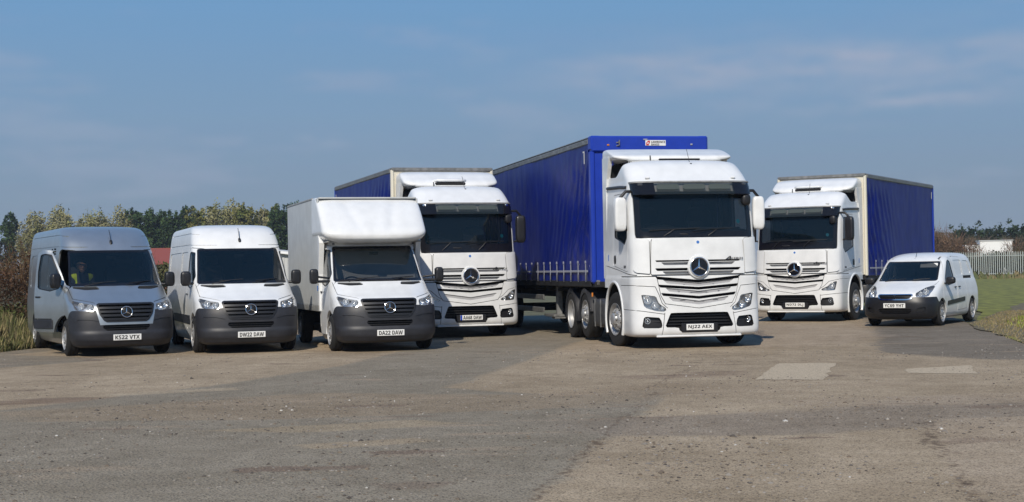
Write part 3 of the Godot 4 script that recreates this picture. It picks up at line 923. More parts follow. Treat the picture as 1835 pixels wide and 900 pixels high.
func _fence() -> void:
	mat("galvanised", Color(0.40, 0.44, 0.43), 0.5, 0.3)
	var a := Vector3(30.0, 0, -131.5); var b := Vector3(56.0, 0, -122.5)
	var dir := (b - a).normalized()
	var f := thing("palisade_fence", "grey steel palisade fence along the far edge of the lawn", "fence", a)
	var bs := Basis(Vector3.UP, -atan2(dir.z, dir.x))
	f.basis = bs
	var L := a.distance_to(b)
	var sl := Soup.new()
	prism(poly2([[-0.036, 0.06], [0.036, 0.06], [0.036, 2.2], [0.02, 2.3], [0.0, 2.40], [-0.02, 2.3], [-0.036, 2.2]]), 0.0, 0.012, Transform3D(), sl)
	box(sl, Vector3(0, 1.1, 0.018), Vector3(0.03, 2.06, 0.024), 0.008)
	var slm := sl.mesh()
	rng.seed = 91
	var n := int(L / 0.172)
	for k in n: part("pale", slm, M.galvanised, f, Transform3D(Basis(Vector3.FORWARD, rng.randf_range(-0.008, 0.008)), Vector3(k * 0.172, rng.randf_range(-0.015, 0.015), 0.03)))
	for y in [0.45, 2.0]: part("rail", bx(Vector3(L / 2, y, 0), Vector3(L, 0.055, 0.045), 0.006), M.galvanised, f)
	for k in int(L / 2.75) + 1: part("post", bx(Vector3(k * 2.75, 1.15, -0.06), Vector3(0.09, 2.3, 0.07), 0.006), M.galvanised, f)
	# weeds at the foot of the fence and growing through it
	rng.seed = 95
	var sp := []
	for k in 2600:
		var t := rng.randf() * L
		sp.push_back([a + dir * t + Vector3(0, 0, rng.randf_range(-0.2, 0.5)), 1.0 if rng.randf() < 0.9 else 1.8])
	blades("fence_weeds", sp, 0.15, 0.45, 0.5, [Color(0.11, 0.12, 0.045), Color(0.17, 0.14, 0.07), Color(0.07, 0.09, 0.03)], 0.4, "rough weeds along the foot of the palisade fence", "weeds")
	var k2 := 0
	for t in [15.5, 19.0]:
		var w := thing("fence_creeper", ["dark leafy creeper climbing the fence near the small van", "dark leafy creeper climbing the fence at the right edge"][k2], "plant", a + dir * t + Vector3(0, 0, 0.15))
		part("foliage", crown(260, Vector3(0, 0.55, 0), Vector3(0.5, 0.6, 0.15), 0.05, 14, [Color(0.035, 0.05, 0.022), Color(0.05, 0.065, 0.03)], 0.4), leafy("leaf"), w)
		k2 += 1
	# dark thicket close behind the fence
	rng.seed = 97
	for k in 9:
		var w := thing("thicket", "dark thicket close behind the palisade fence, %s from the left" % ["first", "second", "third", "fourth", "fifth", "sixth", "seventh", "eighth", "ninth"][k], "bush", a + dir * (1.5 + 3.0 * k) + Vector3(0, 0, -3.2), 0, "thickets close behind the fence")
		part("foliage", crown(3600, Vector3(0, 1.1, 0), Vector3(2.0, 1.25, 0.9), 0.14, 90, [Color(0.035, 0.042, 0.024), Color(0.05, 0.055, 0.03), Color(0.06, 0.05, 0.035)], 0.25), leafy("leaf"), w)

# ------------------------------------------------------------------ materials
var M := {}
func mat(called: String, col: Color, rough: float, metal := 0.0, spec := 0.5) -> StandardMaterial3D:
	var m := StandardMaterial3D.new()
	m.resource_name = called
	m.albedo_color = col.linear_to_srgb(); m.albedo_color.a = col.a
	m.roughness = rough; m.metallic = metal; m.metallic_specular = spec
	M[called] = m
	return m

func noise_tex(sz: int, freq: float, lo: float, hi: float, seed_: int, octaves := 4, normal := false, strength := 4.0) -> NoiseTexture2D:
	var nz := FastNoiseLite.new()
	nz.seed = seed_; nz.frequency = freq; nz.fractal_octaves = octaves; nz.noise_type = FastNoiseLite.TYPE_SIMPLEX_SMOOTH
	var t := NoiseTexture2D.new()
	t.width = sz; t.height = sz; t.seamless = true; t.noise = nz
	t.as_normal_map = normal; t.bump_strength = strength
	if not normal:
		var g := Gradient.new()
		g.set_color(0, Color(lo, lo, lo)); g.set_color(1, Color(hi, hi, hi))
		t.color_ramp = g
	return t

func tri_map(m: StandardMaterial3D, t: Texture2D, sc: float, world := false) -> void:
	m.albedo_texture = t
	m.uv1_triplanar = true; m.uv1_world_triplanar = world; m.uv1_scale = Vector3.ONE * sc

func materials() -> void:
	var grime := noise_tex(256, 0.02, 0.93, 1.0, 5)
	var dust := noise_tex(256, 0.03, 0.72, 1.0, 9)
	tri_map(mat("white_paint", Color(0.80, 0.81, 0.81), 0.34), grime, 0.55)
	M.white_paint.clearcoat_enabled = true; M.white_paint.clearcoat = 0.5; M.white_paint.clearcoat_roughness = 0.12
	tri_map(mat("silver_paint", Color(0.50, 0.53, 0.545), 0.36, 0.8), grime, 0.55)
	M.silver_paint.clearcoat_enabled = true; M.silver_paint.clearcoat = 0.5; M.silver_paint.clearcoat_roughness = 0.1
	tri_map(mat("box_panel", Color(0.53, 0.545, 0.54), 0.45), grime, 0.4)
	tri_map(mat("box_rail", Color(0.36, 0.36, 0.34), 0.5), dust, 0.6)
	tri_map(mat("bumper", Color(0.030, 0.031, 0.038), 0.5), dust, 0.7)
	mat("black_trim", Color(0.012, 0.012, 0.014), 0.42)
	mat("black_gloss", Color(0.008, 0.008, 0.010), 0.12)
	mat("recess", Color(0.008, 0.008, 0.009), 0.9)
	mat("cabin", Color(0.014, 0.015, 0.017), 0.85)
	mat("cabin_light", Color(0.11, 0.105, 0.095), 0.85)
	mat("cream", Color(0.68, 0.64, 0.53), 0.5)
	tri_map(mat("rubber", Color(0.016, 0.0155, 0.015), 0.85), dust, 1.2)
	mat("rim", Color(0.42, 0.42, 0.42), 0.5, 0.6)
	tri_map(mat("steel_grey", Color(0.34, 0.34, 0.33), 0.55, 0.3), dust, 1.0)
	mat("chrome", Color(0.86, 0.87, 0.88), 0.12, 1.0)
	mat("lamp_chrome", Color(0.9, 0.92, 0.94), 0.22, 1.0)
	mat("lamp_house", Color(0.55, 0.56, 0.57), 0.24, 0.9)
	mat("mesh_insert", Color(0.36, 0.36, 0.37), 0.6)
	mat("plate_white", Color(0.78, 0.78, 0.76), 0.45)
	mat("plate_black", Color(0.01, 0.01, 0.01), 0.5)
	mat("plate_blue", Color(0.01, 0.05, 0.4), 0.5)
	tri_map(mat("chassis", Color(0.012, 0.012, 0.013), 0.75), dust, 1.0)
	tri_map(mat("tank", Color(0.085, 0.085, 0.088), 0.5, 0.3), dust, 0.8)
	tri_map(mat("curtain_blue", Color(0.004, 0.016, 0.205), 0.36), noise_tex(256, 0.02, 0.86, 1.0, 21), 0.35)
	M.curtain_blue.metallic_specular = 0.27
	tri_map(mat("frame_blue", Color(0.012, 0.045, 0.40), 0.4), grime, 0.6)
	mat("strap_grey", Color(0.30, 0.31, 0.36), 0.7)
	tri_map(mat("alu", Color(0.30, 0.30, 0.29), 0.5, 0.4), dust, 0.8)
	mat("red", Color(0.55, 0.03, 0.03), 0.5)
	mat("sticker", Color(0.03, 0.45, 0.6), 0.5)
	mat("blue_badge", Color(0.03, 0.16, 0.5), 0.5)
	mat("paper", Color(0.75, 0.75, 0.72), 0.7)
	mat("orange_lens", Color(0.6, 0.2, 0.03), 0.3)
	var g := mat("glass", Color(0.003, 0.008, 0.012, 0.68), 0.03)
	g.transparency = BaseMaterial3D.TRANSPARENCY_ALPHA
	var g2 := mat("clear_lens", Color(0.5, 0.5, 0.5, 0.10), 0.03)
	g2.transparency = BaseMaterial3D.TRANSPARENCY_ALPHA
	var g3 := mat("visor_smoke", Color(0.02, 0.025, 0.022, 0.62), 0.06)
	g3.transparency = BaseMaterial3D.TRANSPARENCY_ALPHA
	var g4 := mat("visor_lamp", Color(0.40, 0.46, 0.40), 0.25)
	g4.clearcoat_enabled = true
	mat("skin", Color(0.42, 0.24, 0.17), 0.6)
	mat("hair", Color(0.05, 0.04, 0.03), 0.8)
	mat("hi_vis", Color(0.42, 0.55, 0.02), 0.8)
	mat("dark_cloth", Color(0.02, 0.022, 0.035), 0.9)

# ------------------------------------------------------------------ small vehicle pieces
func star_shape(r: float, t: Transform3D) -> Soup:
	var s := Soup.new()
	for k in 3:
		var a := PI / 2 + TAU * k / 3
		var tip := Vector3(cos(a) * r, sin(a) * r, 0.006)
		var l := Vector3(cos(a + PI / 3) * r * 0.16, sin(a + PI / 3) * r * 0.16, 0.0)
		var q := Vector3(cos(a - PI / 3) * r * 0.16, sin(a - PI / 3) * r * 0.16, 0.0)
		var c := Vector3(0, 0, r * 0.16)
		var n1 := (l - c).cross(tip - c).normalized(); if n1.z < 0: n1 = -n1
		var n2 := (q - c).cross(tip - c).normalized(); if n2.z < 0: n2 = -n2
		s.tri(t * c, t * tip, t * l, t.basis * n1, t.basis * n1, t.basis * n1)
		s.tri(t * c, t * tip, t * q, t.basis * n2, t.basis * n2, t.basis * n2)
	return s

func ring_shape(r: float, wire: float, t: Transform3D, seg := 32) -> Soup:
	var prof := []
	for k in 9: prof.push_back(Vector2(r + wire * cos(TAU * k / 8), -wire * sin(TAU * k / 8)))
	return lathe(prof, t * Transform3D(Basis(Vector3(0, 0, 1), Vector3(0, 1, 0), Vector3(-1, 0, 0)), Vector3.ZERO), seg)

func emblem(parent: Node, at: Vector3, r: float, tilt: float, backed: bool) -> void:
	var t := Transform3D(Basis(Vector3.RIGHT, tilt), at)
	var e := part("emblem", ring_shape(r * 0.95, r * 0.075, t), M.chrome, parent)
	if backed: part("emblem_disc", lathe([Vector2(0, 0.002), Vector2(r, 0.002), Vector2(r, -0.05)], t * Transform3D(Basis(Vector3(0, 0, 1), Vector3(0, 1, 0), Vector3(-1, 0, 0)), Vector3.ZERO), 32), M.black_gloss, e)
	part("star", star_shape(r * 0.93, t), M.chrome, e)

func number_plate(parent: Node, words: String, at: Transform3D, blue := false) -> void:
	var pl := part("number_plate", bx(Vector3(0, 0, 0.006), Vector3(0.52, 0.112, 0.012), 0.003), M.plate_white, parent, at)
	var dx := 0.0
	if blue:
		part("blue_band", bx(Vector3(-0.238, 0, 0.0135), Vector3(0.042, 0.110, 0.003), 0.001), M.plate_blue, pl)
		dx = 0.021
	lettering("plate_lettering", words, Vector2(0.455 if not blue else 0.43, 0.076), M.plate_black, pl, Transform3D(Basis(), Vector3(dx, 0, 0.0145)))

# wheel centred on its hub, outer face to +X
func wheel(parent: Node, at: Vector3, side: float, r: float, w: float, rr: float, kind: String, steer := 0.0) -> void:
	var b := Basis(Vector3.UP, (0.0 if side > 0 else PI) + steer)
	var o := holder("wheel", parent, Transform3D(b, at))
	var ty := lathe([Vector2(rr - 0.02, w / 2 - 0.03), Vector2(rr + 0.004, w / 2 - 0.006), Vector2(rr + 0.012, w / 2), Vector2(lerpf(rr, r, 0.5), w / 2 + 0.008), Vector2(r - 0.035, w / 2 - 0.004), Vector2(r - 0.012, w / 2 - 0.018), Vector2(r, w / 2 - 0.04),
		Vector2(r, w * 0.2), Vector2(r - 0.012, w * 0.19), Vector2(r - 0.012, w * 0.16), Vector2(r, w * 0.15), Vector2(r, -w * 0.12), Vector2(r - 0.012, -w * 0.13), Vector2(r - 0.012, -w * 0.16), Vector2(r, -w * 0.17),
		Vector2(r, -w / 2 + 0.04), Vector2(r - 0.03, -w / 2), Vector2(rr, -w / 2), Vector2(rr - 0.03, -w / 2 + 0.03)], Transform3D(), 40)
	part("tyre", ty, M.rubber, o)
	var R := Soup.new()
	var prof := []
	var holes := 10; var hr := 0.0; var hp := 0.0
	if kind == "car":       # slightly domed steel wheel or trim with openings
		prof = [Vector2(rr + 0.006, w / 2 + 0.002), Vector2(rr - 0.004, w / 2 + 0.006), Vector2(rr - 0.02, w / 2 - 0.012), Vector2(rr - 0.045, w / 2 - 0.022), Vector2(rr * 0.72, w / 2 - 0.016), Vector2(rr * 0.5, w / 2 - 0.002), Vector2(rr * 0.36, w / 2 - 0.004), Vector2(rr * 0.3, w / 2 + 0.006), Vector2(rr * 0.14, w / 2 + 0.012), Vector2(0.0, w / 2 + 0.014)]
		holes = 9; hr = rr * 0.115; hp = rr * 0.70
	elif kind == "steer":   # truck front: disc proud, hub and nuts
		prof = [Vector2(rr + 0.01, w / 2 + 0.002), Vector2(rr - 0.008, w / 2 + 0.006), Vector2(rr - 0.03, w / 2 - 0.03), Vector2(rr - 0.05, w / 2 - 0.075), Vector2(rr * 0.80, w / 2 - 0.08), Vector2(rr * 0.6, w / 2 + 0.0), Vector2(rr * 0.5, w / 2 + 0.022), Vector2(rr * 0.44, w / 2 + 0.022), Vector2(rr * 0.40, w / 2 + 0.05), Vector2(rr * 0.30, w / 2 + 0.075), Vector2(0.0, w / 2 + 0.085)]
		hr = rr * 0.085; hp = rr * 0.73
	else:                   # truck drive axle: deep dish
		prof = [Vector2(rr + 0.01, w / 2 + 0.002), Vector2(rr - 0.008, w / 2 + 0.006), Vector2(rr - 0.03, w / 2 - 0.03), Vector2(rr - 0.045, w / 2 - 0.16), Vector2(rr * 0.78, w / 2 - 0.185), Vector2(rr * 0.62, w / 2 - 0.19), Vector2(rr * 0.50, w / 2 - 0.19), Vector2(rr * 0.47, w / 2 - 0.08), Vector2(rr * 0.42, w / 2 - 0.06), Vector2(0.0, w / 2 - 0.055)]
		hr = rr * 0.075; hp = rr * 0.69
	R = lathe(prof, Transform3D(), 60)
	var parts := R.split(func(p: Vector3) -> float:
		var rad := Vector2(p.y, p.z).length()
		if absf(rad - hp) > hr * 1.6: return 1.0
		var a := atan2(p.z, p.y)
		var k := roundf(a / TAU * holes) * TAU / holes
		return Vector2(p.y - cos(k) * hp, p.z - sin(k) * hp).length() - hr, 0.0, 0.02)
	part("rim", parts[1].skirt(0.012), M.rim, o)
	var back := lathe([Vector2(rr - 0.02, w / 2 - 0.12 - (0.1 if kind == "drive" else 0.0)), Vector2(0.0, w / 2 - 0.12 - (0.1 if kind == "drive" else 0.0))], Transform3D(), 24)
	part("brake_drum", back, M.chassis, o)
	if kind != "car":
		var nuts := Soup.new()
		var x := w / 2 + (0.022 if kind == "steer" else -0.19)
		for k in 10:
			var a := TAU * (k + 0.5) / 10
			lathe([Vector2(0.0, 0.035), Vector2(0.014, 0.035), Vector2(0.017, 0.0)], Transform3D(Basis(), Vector3(x, cos(a) * rr * (0.47 if kind == "steer" else 0.57), sin(a) * rr * (0.47 if kind == "steer" else 0.57))), 6, nuts)
		part("wheel_nuts", nuts, M.steel_grey, o)

func steering_wheel(parent: Node, at: Vector3, r: float, tilt: float) -> void:
	var t := Transform3D(Basis(Vector3.RIGHT, tilt), at)
	var s := ring_shape(r, 0.016, t)
	tube([t * Vector3(-r, 0, 0), t * Vector3(r, 0, 0)], 0.018, 6, s)
	tube([t * Vector3(0, 0, 0), t * Vector3(0, -r, 0)], 0.018, 6, s)
	blob(t * Vector3.ZERO, Vector3(0.08, 0.07, 0.03), 3.0, t.basis, 12, 8, s)
	part("steering_wheel", s, M.black_trim, parent)

func seat(parent: Node, at: Vector3, w: float) -> void:
	var s := Soup.new()
	blob(at + Vector3(0, 0, 0.05), Vector3(w / 2, 0.09, 0.28), 4.0, Basis(), 16, 10, s)
	blob(at + Vector3(0, 0.40, -0.24), Vector3(w / 2, 0.36, 0.08), 4.0, Basis(Vector3.RIGHT, -0.2), 16, 10, s)
	blob(at + Vector3(0, 0.82, -0.33), Vector3(w * 0.27, 0.11, 0.05), 3.0, Basis(Vector3.RIGHT, -0.15), 14, 8, s)
	box(s, at + Vector3(0, -0.2, 0.0), Vector3(w * 0.8, 0.3, 0.45), 0.02)
	part("seat", s, M.cabin, parent)

func wiper(parent: Node, a: Vector3, b: Vector3, c: Vector3) -> void:
	var s := tube([a, a.lerp(b, 0.5) + Vector3(0, 0.0, 0.02), b], 0.011, 6)
	tube([b.lerp(c, -1.0), b, c], 0.009, 6, s)
	part("wiper", s, M.black_trim, parent)

func reflector(s: Soup, at: Vector3, r: float, dir: Vector3) -> void:
	var x := dir.normalized()
	var y := x.cross(Vector3.UP).normalized()
	var prof := []
	for k in 7:
		var u := 1.0 - k / 6.0
		prof.push_back(Vector2(r * u, -0.8 * r * (1.0 - u * u)))
	lathe(prof, Transform3D(Basis(x, y, x.cross(y)), at), 18, s)
	blob(at + x * (-0.45 * r), Vector3.ONE * r * 0.36, 2.0, Basis(), 10, 8, s)

# a lamp let into a body: body opening `f`, returns what is left of the body
func lamp(s: Soup, f: Callable, parent: Node, depth: float, bowls: Array, dir: Vector3, called := "headlight") -> Soup:
	var r := s.split(f)
	if r[0].p.is_empty(): return s
	var h := part(called, r[0].offset(-depth), M.lamp_house, parent)
	var rim := Soup.new()
	rim.add(r[0].offset(0.001)); var outline: Soup = Soup.new().add(rim)
	outline.skirt(depth + 0.004)
	var walls := Soup.new()
	for k in range(rim.p.size(), outline.p.size()):
		walls.p.push_back(outline.p[k]); walls.n.push_back(outline.n[k])
	part("lamp_wall", walls, M.black_gloss, h)
	for q in bowls:
		var at: Vector3 = q[0]
		var best := 0; var bd := 9.0
		for k in r[0].p.size():
			var e := Vector2(r[0].p[k].x - at.x, r[0].p[k].y - at.y).length()
			if e < bd:
				bd = e; best = k
		var bw := Soup.new()
		reflector(bw, r[0].p[best] - r[0].n[best] * 0.022, q[1], dir)
		part("reflector", bw, M.lamp_chrome, h)
	part("lens", r[0].offset(0.003), M.clear_lens, h)
	return r[1]

# ------------------------------------------------------------------ large van, front axle at the origin
func van_keys() -> Array:
	return [[0.17, 0.80, 0.80, 0.62, 3.4], [0.21, 0.92, 0.90, 0.62, 3.3], [0.29, 0.97, 0.94, 0.62, 3.2], [0.31, 0.985, 0.95, 0.62, 3.2], [0.45, 0.995, 0.97, 0.62, 3.1], [0.47, 0.975, 0.972, 0.62, 3.1], [0.60, 0.97, 0.975, 0.62, 3.0], [0.75, 0.955, 0.98, 0.62, 2.9],
		[0.86, 0.93, 0.982, 0.64, 2.8], [0.97, 0.885, 0.98, 0.68, 2.7], [1.025, 0.80, 0.977, 0.70, 2.65], [1.09, 0.65, 0.973, 0.70, 2.6], [1.20, 0.41, 0.965, 0.62, 2.6], [1.30, 0.22, 0.955, 0.54, 2.6], [1.34, 0.145, 0.950, 0.52, 2.6], [1.37, 0.10, 0.947, 0.51, 2.6],
		[1.65, -0.17, 0.93, 0.48, 2.7], [1.95, -0.46, 0.90, 0.46, 2.8], [2.00, -0.51, 0.893, 0.46, 2.8], [2.06, -0.56, 0.886, 0.46, 2.8], [2.24, -0.73, 0.865, 0.5, 3.1], [2.38, -0.93, 0.835, 0.5, 3.2], [2.46, -1.12, 0.80, 0.5, 3.2], [2.505, -1.35, 0.73, 0.5, 3.0], [2.53, -1.7, 0.56, 0.5, 2.6], [2.54, -2.2, 0.25, 0.3, 2.2], [2.545, -2.4, 0.02, 0.05, 2.0]]

func van_cab(v: Node3D, paint: Material, boxed: bool, open_door: bool, words: String) -> void:
	var wb := 3.71
	var s := shell(van_keys(), -4.92, 0.14, 0.05, 26, 44)
	if boxed:
		s = s.split(func(p: Vector3) -> float: return -1.12 - p.z)[0].split(func(p: Vector3) -> float: return p.y - 2.12)[0]
	var r := []
	# wheel arches
	var arch := func(p: Vector3) -> float:
		if absf(p.x) < 0.5: return 1.0
		return minf(Vector2(p.z, p.y - 0.36).length() - 0.425, Vector2(p.z + wb, p.y - 0.36).length() - 0.415)
	s = s.split(arch)[1]
	# windscreen
	r = s.split(cut([[-0.878, 1.33], [0.878, 1.33], [0.795, 2.025], [-0.795, 2.025]], 0.035, 0), 0.003)
	s = r[1]
	var g: Array = r[0].split(cut([[-0.835, 1.385], [0.835, 1.385], [0.762, 1.985], [-0.762, 1.985]], 0.03, 0))
	var sur := part("windscreen_surround", g[1].offset(-0.004).skirt(0.02), M.black_gloss, v)
	part("windscreen", g[0].offset(-0.005), M.glass, v)
	# cowl slots at the foot of the windscreen
	r = s.split(cut([[0.35, 1.262], [0.39, 1.318], [0.82, 1.322], [0.84, 1.29], [0.62, 1.252]], 0.008, 1))
	s = r[1]
	part("scuttle_vent", r[0].offset(-0.02), M.recess, v)
	# bumper in bare dark plastic, up to the lamps and back to the arch
	var bump := func(p: Vector3) -> float:
		if p.z < 0.1 or p.y > 1.0: return 1.0
		var top := lerpf(0.71, 0.872, smoothstep(0.28, 0.60, p.z))
		if open_door and absf(p.x) < 0.53: top = 0.6
		return maxf(p.y - top, 0.12 - p.z)
	# lamps
	for sg in [1.0, -1.0]:
		var poly := [[0.575 * sg, 0.975], [0.76 * sg, 1.01], [0.895 * sg, 1.055], [0.925 * sg, 1.03], [0.90 * sg, 0.90], [0.875 * sg, 0.872], [0.59 * sg, 0.850]]
		s = lamp(s, cut(poly, 0.018, 0, 0.2), v, 0.07, [[Vector3(0.80 * sg, 0.955, 0.60), 0.062, ], [Vector3(0.67 * sg, 0.93, 0.74), 0.060]], Vector3(0.35 * sg, 0, 1))
	# grille with its frame and bars
	var gp := [[-0.545, 1.0], [0.545, 1.0], [0.50, 0.80], [0.40, 0.648], [-0.40, 0.648], [-0.50, 0.80]]
	r = s.split(cut(gp, 0.03, 0, 0.3))
	s = r[1]
	var gr: Soup = r[0]
	var gi := [[-0.512, 0.972], [0.512, 0.972], [0.468, 0.80], [0.382, 0.676], [-0.382, 0.676], [-0.468, 0.80]]
	g = gr.split(cut(gi, 0.025, 0, 0.3))
	var grille := part("grille", g[1].offset(0.012).skirt(0.06), M.black_trim, v)
	part("grille_back", gr.offset(-0.07), M.recess, grille)
	for k in 4:
		var yc := 0.705 + 0.072 * k
		var band: Soup = g[0].split(func(p: Vector3) -> float: return absf(p.y - yc) - 0.021, 0.0, 0.025)[0]
		part("slat", band.offset(-0.002).skirt(0.045), M.black_trim, grille)
	emblem(v, Vector3(0, 0.838, 0.965), 0.108, -0.16, false)
	part("emblem_boss", blob(Vector3(0, 0.838, 0.93), Vector3(0.085, 0.085, 0.03), 2.5), M.black_trim, v)
	# lower intake
	var bs := s.split(bump)
	s = bs[1]
	var bm: Soup = bs[0]
	r = bm.split(cut([[-0.47, 0.598], [0.47, 0.598], [0.39, 0.492], [-0.39, 0.492]], 0.012, 0, 0.3))
	bm = r[1]
	var low := part("lower_intake", r[0].offset(-0.07), M.recess, v)
	for k in 2:
		var yc := 0.525 + 0.038 * k
		part("slat", r[0].split(func(p: Vector3) -> float: return absf(p.y - yc) - 0.007, 0.0, 0.025)[0].offset(-0.03).skirt(0.02), M.black_trim, low)
	# creases pressed into the bumper
	r = bm.split(groove([[0.50, 0.655], [0.66, 0.690], [0.86, 0.695]], 0.010, 1, 0.2), 0.0, 0.016)
	part("bumper_crease", r[0].offset(-0.012), M.bumper, v)
	bm = r[1].skirt(0.03)
	part("front_bumper", bm, M.bumper, v)
	number_plate(v, words, Transform3D(Basis(Vector3.RIGHT, 0.03), Vector3(0, 0.362, 0.987)))
	# bonnet edge and wing joints
	r = s.split(groove([[0.555, 1.0], [0.575, 1.02], [0.885, 1.09], [0.905, 1.32]], 0.005, 1, -0.6), 0.0, 0.016)
	part("bonnet_joint", r[0].offset(-0.012), M.recess, v)
	s = r[1]
	# rub strips, doors
	if not boxed:
		r = s.split(func(p: Vector3) -> float:
			if absf(p.x) < 0.6 or p.z > -0.46 or p.z < -3.27: return 1.0
			return absf(p.y - 0.625) - 0.085, 0.002)
		if not open_door:
			part("rub_strip", r[0].split(func(p: Vector3) -> float: return p.x)[0].offset(0.010).skirt(0.02), M.bumper, v)
			part("rub_strip", r[0].split(func(p: Vector3) -> float: return -p.x)[0].offset(0.010).skirt(0.02), M.bumper, v)
		else:
			var rs: Array = r[0].split(func(p: Vector3) -> float: return maxf(p.x, p.z + 1.09))
			part("rub_strip", rs[0].offset(0.010).skirt(0.02), M.bumper, v)
			var rs2: Array = r[0].split(func(p: Vector3) -> float: return -p.x)
			part("rub_strip", rs2[0].offset(0.010).skirt(0.02), M.bumper, v)
		s = r[1]
	for sg in [-1.0, 1.0]:
		var dp := [[-0.03, 0.45], [-0.46, 0.44], [-1.05, 0.44], [-1.08, 1.35], [-1.02, 2.0], [-0.86, 2.055], [-0.62, 2.03], [-0.20, 1.50], [-0.02, 1.30]]
		var opened: bool = open_door and sg < 0
		r = s.split(cut(dp, 0.05, 2, 0, 0, sg), 0.006)
		s = r[1]
		var ds: Soup = r[0]
		var wp := [[-0.24, 1.29], [-0.55, 1.235], [-0.98, 1.29], [-0.985, 1.62], [-0.93, 1.955], [-0.80, 1.975], [-0.66, 1.955], [-0.26, 1.48]]
		g = ds.split(cut(wp, 0.05, 2, 0, 0, sg))
		var hinge := Transform3D()
		if opened:
			var pv := Vector3(-0.965, 0, -0.06)
			hinge = Transform3D(Basis(Vector3.UP, 0.43), pv) * Transform3D(Basis(), -pv)
		var dn := holder("door", v, hinge)
		part("door_skin", g[1].skirt(0.05), paint, dn)
		if opened:
			part("door_lining", g[1].offset(-0.06), M.cabin, dn)
			part("rub_strip", bx(Vector3(-0.985, 0.60, -0.75), Vector3(0.022, 0.17, 0.62), 0.006), M.bumper, dn)
		part("window_seal", g[0].split(cut(wp, 0.05, 2, 0, 0, sg), -0.018)[1].offset(0.002).skirt(0.02), M.black_trim, dn)
		part("window", g[0].offset(-0.006), M.glass, dn)
		part("door_handle", bx(Vector3(0.985 * sg, 1.13, -0.93), Vector3(0.03, 0.028, 0.15), 0.01), M.black_trim, dn)
		# mirror on its arm
		var mx := 1.085 if not boxed else 1.245
		part("mirror", blob(Vector3(mx * sg, 1.44, -0.18), Vector3(0.098 if not boxed else 0.086, 0.145, 0.075), 4.0), M.black_trim, dn)
		part("mirror_glass", bx(Vector3(mx * sg, 1.44, -0.252), Vector3(0.15, 0.23, 0.008), 0.003), M.chrome, dn)
		var arm := tube([Vector3(0.93 * sg, 1.34, -0.22), Vector3(mx * sg, 1.34, -0.17)], 0.026, 8)
		if boxed: tube([Vector3(0.93 * sg, 1.40, -0.25), Vector3(mx * sg, 1.44, -0.17)], 0.02, 8, arm)
		part("mirror_arm", arm, M.black_trim, dn)
	if not boxed:
		# pressed lines along the high sides, the sliding door and the rear quarter
		for line in [[[-0.62, 2.09], [-1.2, 2.115], [-4.7, 2.13]], [[-0.95, 2.31], [-1.3, 2.345], [-4.6, 2.36]]]:
			r = s.split(groove(line, 0.011, 2), 0.0, 0.016)
			part("roof_joint", r[0].offset(-0.014), paint, v)
			s = r[1]
		for x in [-1.18, -2.36]:
			r = s.split(groove([[x, 0.46], [x, 2.06]], 0.006, 2), 0.0, 0.016)
			part("door_joint", r[0].offset(-0.014), M.recess, v)
			s = r[1]
		for q in [[-1.28, -2.28], [-2.46, -4.5]]:
			r = s.split(cut([[q[0], 1.30], [q[0], 1.98], [q[1], 1.98], [q[1], 1.30]], 0.06, 2), 0.0)
			part("pressed_panel", r[0].offset(-0.012).skirt(-0.012), paint, v)
			s = r[1]
	# lining of the cab
	var lining: Soup = s.split(func(p: Vector3) -> float: return maxf(-1.6 - p.z, 1.0 - p.y))[0].split(func(p: Vector3) -> float: return 1.15 - p.y if p.z > -0.1 else -1.0)[0]
	part("cab_lining", lining.offset(-0.05), M.cabin, v)
	part("body", s.skirt(0.03), paint, v)
	part("bulkhead", bx(Vector3(0, 1.35, -1.62 if not boxed else -1.08), Vector3(1.76, 1.5, 0.03), 0.005), M.cabin, v)
	# inside the cab
	var d := Soup.new()
	blob(Vector3(0, 1.14, -0.20), Vector3(0.84, 0.15, 0.26), 5.0, Basis(), 24, 12, d)
	blob(Vector3(-0.45, 1.28, -0.22), Vector3(0.22, 0.06, 0.10), 2.5, Basis(), 16, 10, d)
	box(d, Vector3(0, 0.75, 0.0), Vector3(1.5, 0.7, 0.4), 0.02)
	part("dashboard", d, M.cabin, v)
	part("cab_floor", bx(Vector3(0, 0.62, -0.7), Vector3(1.74, 0.05, 1.7), 0.005), M.cabin, v)
	steering_wheel(v, Vector3(-0.45, 1.27, -0.36), 0.20, -0.75)
	seat(v, Vector3(-0.45, 0.98, -0.92), 0.52); seat(v, Vector3(0.42, 0.98, -0.92), 0.82)
	part("rear_mirror", bx(Vector3(0.0, 1.88, -0.48), Vector3(0.18, 0.06, 0.02), 0.008), M.black_trim, v)
	wiper(v, Vector3(-0.62, 1.33, 0.10), Vector3(-0.25, 1.40, 0.11), Vector3(-0.02, 1.415, 0.12)); wiper(v, Vector3(0.15, 1.33, 0.16), Vector3(0.45, 1.40, 0.06), Vector3(0.68, 1.415, -0.04))
	if not boxed:
		var an := part("antenna", blob(Vector3(0.045, 2.195, -0.665), Vector3(0.028, 0.02, 0.055), 2.5, Basis(Vector3.RIGHT, 0.9)), M.black_trim, v)
		part("whip", tube([Vector3(0.045, 2.20, -0.65), Vector3(0.045, 2.44, -0.86)], 0.006, 6), M.black_trim, an)
